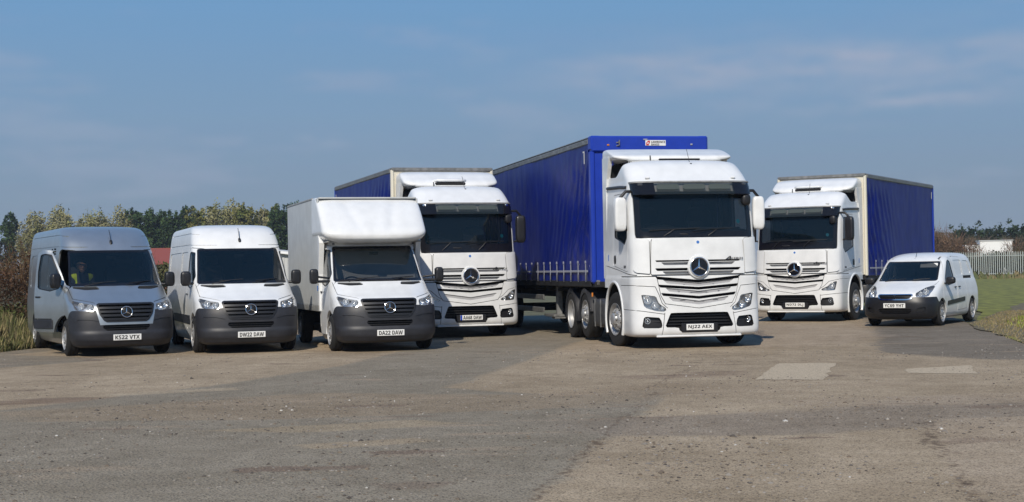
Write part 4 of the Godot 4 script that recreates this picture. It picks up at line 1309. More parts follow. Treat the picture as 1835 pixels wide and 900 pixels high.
	# running gear
	for sg in [-1.0, 1.0]:
		wheel(v, Vector3(0.865 * sg, 0.345, 0), sg, 0.345, 0.225, 0.215, "car")
		wheel(v, Vector3(0.865 * sg, 0.345, -wb), sg, 0.345, 0.225, 0.215, "car")
		for z in [0.0, -wb]:
			var li := Soup.new()
			for k in 14:
				var a0 := PI * k / 14 - 0.2; var a1 := PI * (k + 1) / 14 - 0.2
				li.quad(Vector3(0.955 * sg, 0.36 + sin(a0) * 0.43, z + cos(a0) * 0.43), Vector3(0.955 * sg, 0.36 + sin(a1) * 0.43, z + cos(a1) * 0.43), Vector3(0.5 * sg, 0.36 + sin(a1) * 0.43, z + cos(a1) * 0.43), Vector3(0.5 * sg, 0.36 + sin(a0) * 0.43, z + cos(a0) * 0.43), -Vector3(0, sin(a0), cos(a0)))
			li.add(bx(Vector3(0.5 * sg, 0.5, z), Vector3(0.02, 0.6, 0.8), 0.005))
			part("wheel_housing", li, M.recess, v)
	var ch := bx(Vector3(0, 0.36, -1.9), Vector3(1.5, 0.16, 5.4), 0.02)
	box(ch, Vector3(0, 0.33, 0.0), Vector3(1.5, 0.12, 0.12), 0.02); box(ch, Vector3(0, 0.33, -wb), Vector3(1.5, 0.14, 0.14), 0.02)
	part("chassis", ch, M.chassis, v)

func luton_body(v: Node3D) -> void:
	var z0 := -1.0; var z1 := -5.05
	var b := Soup.new()
	for sg in [-1.0, 1.0]:
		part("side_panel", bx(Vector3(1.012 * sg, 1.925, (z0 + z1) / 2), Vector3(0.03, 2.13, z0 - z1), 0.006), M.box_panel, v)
		part("side_rail", bx(Vector3(1.012 * sg, 0.80, (z0 + z1) / 2), Vector3(0.045, 0.12, z0 - z1), 0.008), M.box_rail, v)
		part("roof_rail", bx(Vector3(1.012 * sg, 3.005, (z0 + z1) / 2 - 0.31), Vector3(0.05, 0.05, z0 - z1 - 0.62), 0.015), M.box_rail, v)
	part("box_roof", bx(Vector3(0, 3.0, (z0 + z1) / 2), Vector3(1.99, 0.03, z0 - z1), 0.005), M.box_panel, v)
	part("box_floor", bx(Vector3(0, 0.80, (z0 + z1) / 2), Vector3(2.0, 0.1, z0 - z1), 0.005), M.chassis, v)
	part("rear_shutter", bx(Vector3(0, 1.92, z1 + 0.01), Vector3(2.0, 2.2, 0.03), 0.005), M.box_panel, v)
	# front wall beside the cab, then the moulded nose over the cab roof
	part("front_wall", bx(Vector3(0, 1.55, z0 + 0.02), Vector3(2.03, 1.62, 0.05), 0.015), M.white_paint, v)
	var keys := [[2.075, -0.50, 0.60, 0.25, 3.0], [2.085, -0.36, 0.76, 0.32, 3.2], [2.12, -0.24, 0.87, 0.34, 3.4], [2.17, -0.18, 0.96, 0.34, 3.6], [2.235, -0.17, 1.02, 0.34, 4.0], [2.30, -0.20, 1.045, 0.34, 4.4], [2.5, -0.40, 1.045, 0.32, 4.6], [2.7, -0.63, 1.045, 0.30, 4.8], [2.85, -0.83, 1.042, 0.28, 5.0], [2.95, -1.01, 1.038, 0.26, 5.0], [3.0, -1.12, 1.03, 0.24, 5.0], [3.02, -1.20, 0.99, 0.22, 4.4], [3.03, -1.4, 0.6, 0.1, 3.0], [3.032, -1.5, 0.02, 0.02, 2.0]]
	var s := shell(keys, -1.62, 0.03, 0.04, 36, 14)
	# two shallow flutes run up the nose
	for i in s.p.size():
		var q := s.p[i]
		var k := smoothstep(2.15, 2.45, q.y) * (1.0 - smoothstep(2.85, 3.0, q.y))
		var cx := lerpf(0.24, 0.52, (q.y - 2.2) / 0.75)
		var dd := (absf(q.x) - cx) / 0.11
		s.p[i] = q + s.n[i] * (-0.022 * k * exp(-dd * dd))
		var t := signf(q.x) * dd * 0.35 * k * exp(-dd * dd)
		s.n[i] = (s.n[i] + Vector3(-t, 0, 0)).normalized()
	part("nose_fairing", s, M.white_paint, v)
	part("nose_floor", bx(Vector3(0, 2.11, -0.85), Vector3(1.9, 0.03, 0.9), 0.01), M.box_rail, v)
	for sg in [-1.0, 1.0]:
		part("marker_lamp", bx(Vector3(0.80 * sg, 2.07, -0.50), Vector3(0.05, 0.03, 0.04), 0.008), M.black_trim, v)
	# quarter fillers between cab and box
	for sg in [-1.0, 1.0]:
		part("cab_filler", prism(poly2([[-1.0, 0.86], [-1.0, 2.15], [-0.92, 2.28], [-0.80, 2.10], [-1.0, 1.3]]), 0.93, 1.03, Transform3D(Basis(Vector3(0, 0, 1), Vector3(0, 1, 0), Vector3(sg, 0, 0)), Vector3.ZERO)), M.white_paint, v)
		part("mud_flap", bx(Vector3(0.8 * sg, 0.45, -4.2), Vector3(0.32, 0.55, 0.012), 0.003), M.rubber, v)
		part("sill_panel", bx(Vector3(0.955 * sg, 0.40, -0.75), Vector3(0.03, 0.2, 0.55), 0.008), M.white_paint, v)
	part("dealer_badge", bx(Vector3(-1.031, 1.20, -1.05), Vector3(0.006, 0.10, 0.10), 0.002), M.blue_badge, v)

# ------------------------------------------------------------------ small van
func small_van() -> void:
	var v := thing("compact_van", "small white panel van with black bumper, rightmost vehicle beside the grass", "van", Vector3(9.449, 0, -35.336), -31.74)
	var wb := 2.728
	var keys := [[0.17, 0.74, 0.70, 0.55, 3.0], [0.21, 0.84, 0.80, 0.6, 3.0], [0.28, 0.885, 0.85, 0.62, 3.0], [0.42, 0.915, 0.87, 0.66, 2.9], [0.55, 0.92, 0.875, 0.68, 2.8], [0.66, 0.90, 0.875, 0.70, 2.6], [0.76, 0.855, 0.87, 0.70, 2.5], [0.80, 0.80, 0.865, 0.70, 2.5], [0.86, 0.66, 0.86, 0.68, 2.5], [0.94, 0.42, 0.85, 0.62, 2.5], [1.03, 0.13, 0.835, 0.52, 2.5], [1.07, 0.03, 0.825, 0.48, 2.5],
		[1.10, -0.03, 0.815, 0.46, 2.5], [1.30, -0.29, 0.775, 0.44, 2.5], [1.52, -0.58, 0.735, 0.42, 2.5], [1.56, -0.645, 0.722, 0.42, 2.5], [1.64, -0.83, 0.675, 0.45, 2.4], [1.70, -1.05, 0.60, 0.5, 2.3], [1.735, -1.3, 0.45, 0.4, 2.2], [1.75, -1.5, 0.22, 0.25, 2.1], [1.753, -1.6, 0.02, 0.04, 2.0]]
	var s := shell(keys, -3.44, 0.16, 0.045, 26, 36)
	for i in s.p.size():       # the tail leans forward above the waist
		var q := s.p[i]
		if q.z < -2.0 and q.y > 0.85: s.p[i].z += (q.y - 0.85) * 0.42 * (-2.0 - q.z) / 1.44
	var r := []; var g := []
	s = s.split(func(p: Vector3) -> float:
		if absf(p.x) < 0.45: return 1.0
		return minf(Vector2(p.z, p.y - 0.31).length() - 0.355, Vector2(p.z + wb, p.y - 0.31).length() - 0.35))[1]
	r = s.split(cut([[-0.715, 1.068], [0.715, 1.068], [0.64, 1.535], [-0.64, 1.535]], 0.035, 0), 0.003)
	s = r[1]
	g = r[0].split(cut([[-0.675, 1.10], [0.675, 1.10], [0.605, 1.505], [-0.605, 1.505]], 0.03, 0))
	part("windscreen_surround", g[1].offset(-0.004).skirt(0.02), M.black_gloss, v)
	part("windscreen", g[0].offset(-0.005), M.glass, v)
	for sg in [-1.0, 1.0]:
		s = lamp(s, cut([[0.465 * sg, 0.785], [0.58 * sg, 0.90], [0.70 * sg, 0.955], [0.755 * sg, 0.945], [0.765 * sg, 0.84], [0.735 * sg, 0.715], [0.62 * sg, 0.695], [0.475 * sg, 0.700]], 0.02, 0, 0.1), v, 0.06, [[Vector3(0.67 * sg, 0.83, 0.46), 0.07], [Vector3(0.56 * sg, 0.78, 0.62), 0.055]], Vector3(0.3 * sg, 0, 1))
	# upper grille: dark slot in a bright frame
	r = s.split(cut([[-0.425, 0.768], [0.425, 0.768], [0.385, 0.645], [0.30, 0.628], [-0.30, 0.628], [-0.385, 0.645]], 0.03, 0, 0.2))
	s = r[1]
	g = r[0].split(cut([[-0.398, 0.748], [0.398, 0.748], [0.362, 0.668], [0.29, 0.655], [-0.29, 0.655], [-0.362, 0.668]], 0.02, 0, 0.2))
	var gr := part("grille", g[1].offset(0.012).skirt(0.04), M.chrome, v)
	part("grille_back", g[0].offset(-0.05), M.recess, gr)
	for k in 2:
		var yc := 0.685 + 0.035 * k
		part("slat", g[0].split(func(p: Vector3) -> float: return absf(p.y - yc) - 0.007, 0.0, 0.025)[0].offset(-0.005).skirt(0.03), M.black_trim, gr)
	# upright lion-like badge reduced to its bright outline
	part("badge", prism(poly2([[-0.03, -0.045], [-0.012, -0.05], [0.0, -0.01], [0.02, -0.05], [0.035, -0.045], [0.022, 0.0], [0.04, 0.02], [0.03, 0.045], [0.0, 0.055], [-0.03, 0.035], [-0.012, 0.022], [-0.02, -0.005]]), 0.0, 0.012, Transform3D(Basis(), Vector3(0.0, 0.705, 0.905))), M.chrome, v)
	var bump := func(p: Vector3) -> float:
		if p.z < 0.1: return 1.0
		return maxf(p.y - lerpf(0.585, 0.70, smoothstep(0.30, 0.42, p.z)), 0.1 - p.z)
	r = s.split(bump)
	s = r[1]
	var bm: Soup = r[0]
	r = bm.split(cut([[-0.40, 0.42], [0.40, 0.42], [0.36, 0.31], [-0.36, 0.31]], 0.015, 0, 0.3))
	bm = r[1]
	var lo := part("lower_intake", r[0].offset(-0.06), M.recess, v)
	for k in 2:
		var yc := 0.345 + 0.038 * k
		part("slat", r[0].split(func(p: Vector3) -> float: return absf(p.y - yc) - 0.007, 0.0, 0.025)[0].offset(-0.02).skirt(0.02), M.black_trim, lo)
	r = bm.split(cut([[0.50, 0.44], [0.70, 0.47], [0.68, 0.36], [0.50, 0.33]], 0.02, 1, 0.2))
	part("fog_recess", r[0].offset(-0.03).skirt(-0.03), M.black_trim, v)
	part("front_bumper", r[1].skirt(0.03), M.black_trim, v)
	number_plate(v, "YC69 YHT", Transform3D(Basis(), Vector3(0, 0.505, 0.93)))
	r = s.split(groove([[0.47, 0.79], [0.60, 0.915], [0.72, 0.965], [0.755, 1.06]], 0.005, 1, -0.3), 0.0, 0.016)
	part("bonnet_joint", r[0].offset(-0.01), M.recess, v)
	s = r[1]
	r = s.split(func(p: Vector3) -> float:
		if absf(p.x) < 0.6 or p.z > -0.40 or p.z < -2.05: return 1.0
		return absf(p.y - lerpf(0.525, 0.60, (-p.z - 0.4) / 1.7)) - 0.05, 0.002)
	part("rub_strip", r[0].split(func(p: Vector3) -> float: return p.x)[0].offset(0.010).skirt(0.02), M.black_trim, v)
	part("rub_strip", r[0].split(func(p: Vector3) -> float: return -p.x)[0].offset(0.010).skirt(0.02), M.black_trim, v)
	s = r[1]
	r = s.split(func(p: Vector3) -> float:
		if absf(p.x) < 0.6 or p.z > -2.10 or p.z < -2.95: return 1.0
		return absf(p.y - 1.135) - 0.035, 0.0)
	part("slide_rail", r[0].offset(-0.012).skirt(-0.012), M.recess, v)
	s = r[1]
	for sg in [-1.0, 1.0]:
		r = s.split(cut([[-0.12, 0.29], [-1.33, 0.29], [-1.36, 1.0], [-1.24, 1.60], [-1.05, 1.655], [-0.82, 1.59], [-0.40, 1.13], [-0.14, 0.93]], 0.05, 2, 0, 0, sg), 0.005)
		s = r[1]
		var wp := [[-0.36, 0.955], [-0.60, 0.94], [-1.26, 1.0], [-1.26, 1.2], [-1.17, 1.53], [-1.06, 1.57], [-0.92, 1.53], [-0.46, 1.10]]
		g = r[0].split(cut(wp, 0.04, 2, 0, 0, sg))
		var dn := holder("door", v)
		part("door_skin", g[1].skirt(0.04), M.white_paint, dn)
		part("window_seal", g[0].split(cut(wp, 0.04, 2, 0, 0, sg), -0.014)[1].offset(0.002).skirt(0.02), M.black_trim, dn)
		part("window", g[0].offset(-0.006), M.glass, dn)
		part("door_handle", bx(Vector3(0.872 * sg, 0.90, -1.20), Vector3(0.03, 0.026, 0.13), 0.008), M.black_trim, dn)
		part("mirror", blob(Vector3(0.985 * sg, 1.075, -0.34), Vector3(0.115, 0.085, 0.075), 3.2), M.black_trim, dn)
		part("mirror_arm", bx(Vector3(0.88 * sg, 1.0, -0.36), Vector3(0.16, 0.04, 0.09), 0.012), M.black_trim, dn)
		r = s.split(cut([[-1.41, 0.33], [-2.3, 0.36], [-2.3, 0.62], [-2.20, 1.0], [-2.22, 1.63], [-1.42, 1.66]], 0.04, 2, 0, 0, sg), 0.005)
		s = r[1]
		g = r[0].split(cut([[-1.48, 1.16], [-1.46, 1.56], [-2.15, 1.56], [-2.15, 1.19]], 0.05, 2, 0, 0, sg))
		var sd := holder("sliding_door", v)
		part("door_skin", g[1].skirt(0.03), M.white_paint, sd)
		part("pressed_panel", g[0].offset(-0.012).skirt(-0.012), M.white_paint, sd)
		part("door_handle", bx(Vector3(0.872 * sg, 0.905, -1.56), Vector3(0.03, 0.026, 0.13), 0.008), M.black_trim, sd)
		r = s.split(cut([[-2.34, 1.2], [-2.33, 1.55], [-2.75, 1.54], [-2.95, 1.22]], 0.05, 2, 0, 0, sg))
		part("pressed_panel", r[0].offset(-0.012).skirt(-0.012), M.white_paint, v)
		s = r[1]
		wheel(v, Vector3(0.765 * sg, 0.305, 0), sg, 0.305, 0.20, 0.20, "car"); wheel(v, Vector3(0.765 * sg, 0.305, -wb), sg, 0.305, 0.20, 0.20, "car")
		for z in [0.0, -wb]:
			var li := Soup.new()
			for k in 14:
				var a0 := PI * k / 14 - 0.2; var a1 := PI * (k + 1) / 14 - 0.2
				li.quad(Vector3(0.85 * sg, 0.31 + sin(a0) * 0.36, z + cos(a0) * 0.36), Vector3(0.85 * sg, 0.31 + sin(a1) * 0.36, z + cos(a1) * 0.36), Vector3(0.4 * sg, 0.31 + sin(a1) * 0.36, z + cos(a1) * 0.36), Vector3(0.4 * sg, 0.31 + sin(a0) * 0.36, z + cos(a0) * 0.36), -Vector3(0, sin(a0), cos(a0)))
			li.add(bx(Vector3(0.4 * sg, 0.45, z), Vector3(0.02, 0.5, 0.7), 0.005))
			part("wheel_housing", li, M.recess, v)
	var lining: Soup = s.split(func(p: Vector3) -> float: return maxf(-1.5 - p.z, 0.9 - p.y))[0].split(func(p: Vector3) -> float: return 1.0 - p.y if p.z > 0.0 else -1.0)[0]
	part("cab_lining", lining.offset(-0.04), M.cabin, v)
	part("body", s.skirt(0.03), M.white_paint, v)
	part("bulkhead", bx(Vector3(0, 1.1, -1.5), Vector3(1.36, 1.1, 0.03), 0.005), M.cabin, v)
	var d := Soup.new()
	blob(Vector3(0, 0.90, -0.22), Vector3(0.68, 0.11, 0.26), 5.0, Basis(), 24, 12, d)
	box(d, Vector3(0, 0.6, 0.0), Vector3(1.3, 0.5, 0.3), 0.02)
	part("dashboard", d, M.cabin, v)
	part("cab_floor", bx(Vector3(0, 0.38, -0.7), Vector3(1.5, 0.05, 1.7), 0.005), M.cabin, v)
	steering_wheel(v, Vector3(-0.36, 1.0, -0.42), 0.185, -0.5)
	seat(v, Vector3(-0.36, 0.66, -1.0), 0.5); seat(v, Vector3(0.36, 0.66, -1.0), 0.5)
	part("sun_visor", bx(Vector3(0.40, 1.435, -0.60), Vector3(0.42, 0.12, 0.02), 0.006, Basis(Vector3.RIGHT, -0.5)), M.paper, v)
	var an := part("antenna", tube([Vector3(0.02, 1.60, -0.78), Vector3(0.02, 1.76, -0.92)], 0.006, 6), M.black_trim, v)
	part("antenna_foot", blob(Vector3(0.02, 1.60, -0.77), Vector3(0.02, 0.012, 0.035), 2.5), M.black_trim, an)
	wiper(v, Vector3(-0.5, 1.06, 0.0), Vector3(-0.2, 1.11, 0.02), Vector3(0.02, 1.12, 0.02)); wiper(v, Vector3(0.12, 1.06, 0.03), Vector3(0.38, 1.11, -0.02), Vector3(0.56, 1.12, -0.09))
	var ch := bx(Vector3(0, 0.27, -1.3), Vector3(1.4, 0.12, 3.9), 0.02)
	box(ch, Vector3(0, 0.3, 0.0), Vector3(1.4, 0.1, 0.1), 0.02); box(ch, Vector3(0, 0.3, -wb), Vector3(1.4, 0.1, 0.1), 0.02)
	part("chassis", ch, M.chassis, v)

# ------------------------------------------------------------------ tractor cabs, front axle at the origin. tall: the wide cab with a flat floor
func truck_cab(v: Node3D, tall: bool, plate: String, blue: bool) -> void:
	# heights are given for the tall cab; the low one is the same cab set lower
	var ya := PackedFloat64Array([0.0, 0.24, 0.66, 0.76, 1.33, 2.05, 2.15, 2.86, 3.10, 3.57, 4.0])
	var yb := PackedFloat64Array([0.0, 0.28, 0.71, 0.78, 1.245, 1.915, 2.09, 2.79, 3.04, 3.48, 3.9])
	var Y := func(y: float) -> float:
		if tall: return y
		for i in ya.size() - 1:
			if y <= ya[i + 1]: return lerpf(yb[i], yb[i + 1], (y - ya[i]) / (ya[i + 1] - ya[i]))
		return y
	var PY := func(a: Array) -> Array:
		var o := []
		for k in a: o.push_back([k[0] * (1.0 if tall else 0.955), Y.call(k[1])])
		return o
	var sx := 1.0 if tall else 0.955
	var keys := [[0.22, 1.34, 1.15, .40, 4.0], [0.245, 1.43, 1.20, .42, 4.0], [0.30, 1.475, 1.225, .44, 4.0], [0.38, 1.485, 1.235, .46, 4.0], [0.66, 1.475, 1.238, .46, 3.8], [0.90, 1.47, 1.238, .48, 3.6], [1.32, 1.465, 1.235, .48, 3.6], [1.34, 1.455, 1.225, .47, 3.6], [1.60, 1.44, 1.222, .47, 3.5], [2.03, 1.405, 1.215, .47, 3.4], [2.06, 1.395, 1.213, .47, 3.4], [2.45, 1.325, 1.205, .46, 3.4], [2.86, 1.24, 1.195, .46, 3.4], [2.98, 1.21, 1.188, .46, 3.4], [3.08, 1.18, 1.18, .47, 3.4],
		[3.14, 1.10, 1.17, .48, 3.8], [3.22, 0.99, 1.165, .48, 3.8], [3.36, 0.80, 1.145, .5, 3.8], [3.46, 0.64, 1.115, .5, 3.7], [3.52, 0.48, 1.07, .48, 3.5], [3.553, 0.28, 0.98, .45, 3.2], [3.57, 0.05, 0.75, .4, 2.8], [3.58, -0.25, 0.2, .15, 2.2], [3.582, -0.3, 0.02, .03, 2.0]]
	var kk := []
	for k in keys: kk.push_back([Y.call(k[0]), k[1], k[2] * sx, k[3], k[4]])
	var s := shell(kk, -0.82, 0.10, 0.05, 30, 30)
	var r := []; var g := []
	var ayc := 0.56
	s = s.split(func(p: Vector3) -> float:
		var d := 1.0
		if absf(p.x) > 0.6: d = Vector2(p.z - 0.0, p.y - ayc).length() - 0.665
		return minf(d, maxf(p.z + 0.1, p.y - (1.12 if tall else 1.08))))[1]
	# windscreen, its black surround and wiper panel
	r = s.split(cut(PY.call([[-1.13, 2.045], [1.13, 2.045], [1.125, 2.90], [-1.125, 2.90]]), 0.04, 0), 0.004)
	s = r[1]
	g = r[0].split(cut(PY.call([[-1.035, 2.16], [1.035, 2.16], [1.02, 2.85], [-1.02, 2.85]]), 0.06, 0))
	part("windscreen_surround", g[1].offset(-0.003).skirt(0.03), M.black_gloss, v)
	part("windscreen", g[0].offset(-0.008), M.glass, v)
	# lower corners first: lamps, pockets, intake
	for sg in [-1.0, 1.0]:
		var poly := [[1.075 * sg, 1.01], [0.95 * sg, 0.99], [0.80 * sg, 0.97], [0.78 * sg, 0.87], [0.72 * sg, 0.80], [0.63 * sg, 0.765], [0.62 * sg, 0.685], [0.80 * sg, 0.695], [1.02 * sg, 0.765]]
		if not tall: poly = [[1.09 * sg, 1.075], [0.95 * sg, 1.02], [0.86 * sg, 0.93], [0.71 * sg, 0.865], [0.69 * sg, 0.825], [0.88 * sg, 0.815], [1.04 * sg, 0.83]]
		if tall: s = lamp(s, cut(poly, 0.015, 0, 0.6), v, 0.09, [[Vector3(0.955 * sg, 0.885, 1.22), 0.075], [Vector3(0.85 * sg, 0.80, 1.30), 0.062], [Vector3(0.72 * sg, 0.735, 1.355), 0.04], [Vector3(1.0 * sg, 0.965, 1.17), 0.03]], Vector3(0.25 * sg, 0, 1))
		else: s = lamp(s, cut(poly, 0.015, 0, 0.6), v, 0.09, [[Vector3(0.955 * sg, 0.925, 1.19), 0.080], [Vector3(0.80 * sg, 0.86, 1.31), 0.045]], Vector3(0.25 * sg, 0, 1))
		var fog := [[0.735 * sg, 0.575], [1.03 * sg, 0.60], [1.075 * sg, 0.39], [0.70 * sg, 0.385]]
		r = s.split(cut(PY.call(fog), 0.03, 0, 0.6), 0.002)
		s = r[1]
		var fp := part("fog_lamp_pocket", r[0].offset(-0.06), M.black_trim, v)
		part("pocket_wall", _walls(r[0], 0.065), M.black_trim, fp)
		var fl := Soup.new()
		reflector(fl, Vector3(0.965 * sg * sx, Y.call(0.515), 1.392), 0.055, Vector3(0.2 * sg, 0, 1))
		part("fog_lamp", fl, M.lamp_chrome, fp)
		part("bar", bx(Vector3(0.82 * sg * sx, Y.call(0.50), 1.395), Vector3(0.20, 0.018, 0.02), 0.005, Basis(Vector3.UP, 0.28 * sg)), M.bumper, fp)
	r = s.split(cut(PY.call([[-0.545, 0.66], [0.545, 0.66], [0.66, 0.395], [0.40, 0.395], [0.38, 0.30], [-0.38, 0.30], [-0.40, 0.395], [-0.66, 0.395]]), 0.025, 0, 0.6), 0.002)
	s = r[1]
	var low := part("lower_intake", r[0].offset(-0.10), M.recess, v)
	part("intake_wall", _walls(r[0], 0.10), M.black_trim, low)
	for k in 4:
		var yc: float = Y.call(0.45 + 0.055 * k)
		part("slat", r[0].split(func(p: Vector3) -> float: return absf(p.y - yc) - 0.009, 0.0, 0.025)[0].offset(-0.06).skirt(0.03), M.black_trim, low)
	part("plate_holder", bx(Vector3(0, Y.call(0.385), 1.47), Vector3(0.70, 0.17, 0.05), 0.015), M.black_trim, v)
	number_plate(v, plate, Transform3D(Basis(), Vector3(0, Y.call(0.395) if tall else 0.452, 1.496)), blue)
	part("bumper_lip", bx(Vector3(0, Y.call(0.232), 1.41), Vector3(1.62 * sx, 0.035, 0.10), 0.012), M.white_paint, v)
	# grille: V shaped rows, black slots between them
	var drop := 0.0 if tall else 0.07
	var slots := [[1.612 - drop, 0.016, 0.0], [1.457 - drop, 0.025, 0.0], [1.308 - drop, 0.027, 0.075], [1.158 - drop, 0.026, 0.055]]
	var inserts := [[1.562 - drop, 0.026, 0.0, 0.68], [1.395 - drop, 0.028, 0.0, 0.66], [1.238 - drop, 0.030, 0.065, 0.64], [1.088 - drop, 0.030, 0.060, 0.60]]
	if tall:
		slots.push_back([1.004, 0.026, 0.068]); inserts.push_back([0.915, 0.034, 0.075, 0.54])
	else: inserts[3] = [0.955, 0.034, 0.085, 0.58]
	var G := holder("grille", v)
	for q in slots:
		var xl: float = (0.80 - 0.10 * clampf((1.30 - drop - q[0]) / 0.3, 0.0, 1.0))
		r = s.split(func(p: Vector3) -> float:
			if p.z < 0.8 or absf(p.y - q[0]) > 0.2: return 1.0
			var yy: float = p.y + q[2] * (1.0 - absf(p.x) / xl)
			return maxf(absf(yy - q[0]) - q[1], absf(p.x) - xl - (yy - q[0]) * 0.8), 0.0, 0.025)
		s = r[1]
		part("slot", r[0].offset(-0.09), M.recess, G)
		part("slot_lip", _walls(r[0], 0.09), M.black_trim, G)
	for q in inserts:
		r = s.split(func(p: Vector3) -> float:
			if p.z < 0.8 or absf(p.y - q[0]) > 0.25: return 1.0
			var yy: float = p.y + q[2] * (1.0 - absf(p.x) / q[3])
			return maxf(absf(yy - q[0]) - q[1], absf(p.x) - q[3] - (yy - q[0]) * 1.2), 0.0, 0.035)
		s = r[1]
		part("mesh_insert", r[0].offset(-0.022), M.mesh_insert, G)
		part("insert_edge", _walls(r[0], 0.024), M.white_paint, G)
	# lower edge of the grille and the joint between cab and bumper
	var yj := 0.80 if tall else 0.81
	r = s.split(groove([[0.0, yj - 0.06], [0.64, yj + 0.03], [0.72, 0.98], [0.78, 1.28 - drop]], 0.006, 1, 0.7), 0.0, 0.016)
	part("grille_joint", r[0].offset(-0.015), M.recess, v)
	s = r[1]
	r = s.split(groove([[0.66, 0.64], [1.05, 0.70], [1.3, 0.73]] if tall else [[0.68, 0.70], [1.05, 0.74], [1.3, 0.76]], 0.006, 1, 0.5), 0.0, 0.016)
	part("bumper_joint", r[0].offset(-0.015), M.recess, v)
	s = r[1]
	for gl in ([[[1.24, 1.175], [0.82, 1.145], [0.75, 0.99], [0.70, 0.84], [0.60, 0.75]], [[0.655, 0.66], [0.71, 0.25]]] if tall else [[[1.2, 1.13], [0.90, 1.06], [0.76, 0.93], [0.64, 0.86]], [[0.67, 0.72], [0.71, 0.29]]]):
		r = s.split(groove(gl, 0.006, 1, 0.5), 0.0, 0.016)
		part("bumper_joint", r[0].offset(-0.015), M.recess, v)
		s = r[1]
	r = s.split(groove([[0.79, 1.335 - drop * 1.2], [1.4, 1.335 - drop * 1.2]], 0.009, 1, 0.5), 0.0, 0.016)
	part("cab_joint", r[0].offset(-0.02), M.recess, v)
	s = r[1]
	# front flap and the corner deflectors stand proud
	r = s.split(cut(PY.call([[-0.865, 2.025], [0.865, 2.025], [0.885, 1.66], [0.89, 1.36], [-0.89, 1.36], [-0.885, 1.66]]), 0.02, 0, 0.6), 0.005)
	s = r[1]
	part("front_flap", r[0].offset(0.040).skirt(0.06), M.white_paint, v)
	r = s.split(cut(PY.call([[0.895, 2.02], [1.155, 2.05], [1.175, 1.44], [1.12, 1.40], [0.90, 1.375]]), 0.02, 1, 0.3), 0.005)
	s = r[1]
	part("corner_deflector", r[0].split(func(p: Vector3) -> float: return p.x)[0].offset(0.030).skirt(0.06), M.white_paint, v)
	part("corner_deflector", r[0].split(func(p: Vector3) -> float: return -p.x)[0].offset(0.030).skirt(0.06), M.white_paint, v)
	var ey := 1.50 if tall else 1.385
	part("emblem_seat", lathe([Vector2(0, 0.0), Vector2(0.205, 0.0), Vector2(0.215, -0.02), Vector2(0.215, -0.06)], Transform3D(Basis(Vector3(0, 0, 1), Vector3(0, 1, 0), Vector3(-1, 0, 0)), Vector3(0, ey, 1.512)), 36), M.white_paint, v)
	emblem(v, Vector3(0, ey, 1.522), 0.178, -0.05, true)
	part("badge", disc(Vector3(0, Y.call(1.955), 1.458), 0.028, Vector3(0, 0.1, 1).normalized(), 16), M.blue_badge, v)
	lettering("badge_lettering", "A", Vector2(0.105, 0.062), M.black_trim, v, Transform3D(Basis(Vector3.UP, 0.0), Vector3(0.585, ey + 0.158, 1.490)), 0.75)
	lettering("badge_lettering", "CTROS", Vector2(0.235, 0.036), M.black_trim, v, Transform3D(Basis(Vector3.UP, 0.10), Vector3(0.745, ey + 0.150, 1.479)), 0.35)
	# open gap between the roof's bulge and the deflector
	for sg in [-1.0, 1.0]:
		r = s.split(cut(PY.call([[-0.56, 3.575], [0.46, 3.54], [0.30, 3.40], [0.10, 3.27], [-0.02, 3.24], [-0.57, 3.26]]), 0.03, 2, 0, 0, sg), 0.0, 0.06)
		s = r[1]
		var gp := part("roof_gap", r[0].offset(-0.22), M.recess, v)
		part("gap_wall", _walls(r[0], 0.22), M.black_trim, gp)
	# doors
	for sg in [-1.0, 1.0]:
		r = s.split(cut(PY.call([[1.0, 1.42], [1.02, 2.06], [0.90, 2.86], [0.84, 2.90], [-0.04, 2.90], [-0.10, 2.0], [-0.10, 1.55]]).map(func(k): return [k[0] / sx, k[1]]), 0.05, 2, 0, 0, sg), 0.006)
		s = r[1]
		var wp: Array = PY.call([[0.955, 2.06], [0.945, 2.2], [0.845, 2.82], [0.02, 2.82], [0.02, 2.08], [0.50, 2.0], [0.80, 1.93]]).map(func(k): return [k[0] / sx, k[1]])
		g = r[0].split(cut(wp, 0.05, 2, 0, 0, sg))
		var dn := holder("door", v)
		part("door_skin", g[1].skirt(0.05), M.white_paint, dn)
		part("window_seal", g[0].split(cut(wp, 0.05, 2, 0, 0, sg), -0.018)[1].offset(0.002).skirt(0.02), M.black_trim, dn)
		part("window", g[0].offset(-0.006), M.glass, dn)
		part("door_handle", blob(Vector3(1.222 * sg * sx, Y.call(1.66), 0.06), Vector3(0.012, 0.085, 0.075), 3.0, Basis(), 14, 10), M.black_trim, dn)
		part("maker_mark", bx(Vector3(1.224 * sg * sx, Y.call(1.70), -0.45), Vector3(0.004, 0.12, 0.045), 0.001), M.blue_badge, dn)
		lettering("model_lettering", "2545" if tall else "1824", Vector2(0.15, 0.05), M.black_trim, dn, Transform3D(Basis(Vector3.UP, PI / 2 * sg), Vector3(1.2255 * sg * sx, Y.call(1.52), 0.80)))
		# groove of the sill and the wheel opening lip
		r = s.split(groove(PY.call([[-0.8, 1.56], [0.2, 1.47], [1.0, 1.385], [1.3, 1.36]]).map(func(k): return [k[0] / sx, k[1]]), 0.008, 2, 0, sg), 0.0, 0.016)
		part("sill_joint", r[0].offset(-0.02), M.recess, v)
		s = r[1]
		var lip := Soup.new()
		var pts := []
		for k in 23:
			var a := deg_to_rad(lerpf(-28, 208, k / 22.0))
			pts.push_back(Vector3(1.228 * sg * sx, ayc + 0.675 * sin(a), 0.675 * cos(a)))
		tube(pts, 0.032, 8, lip)
		part("arch_lip", lip, M.white_paint, v)
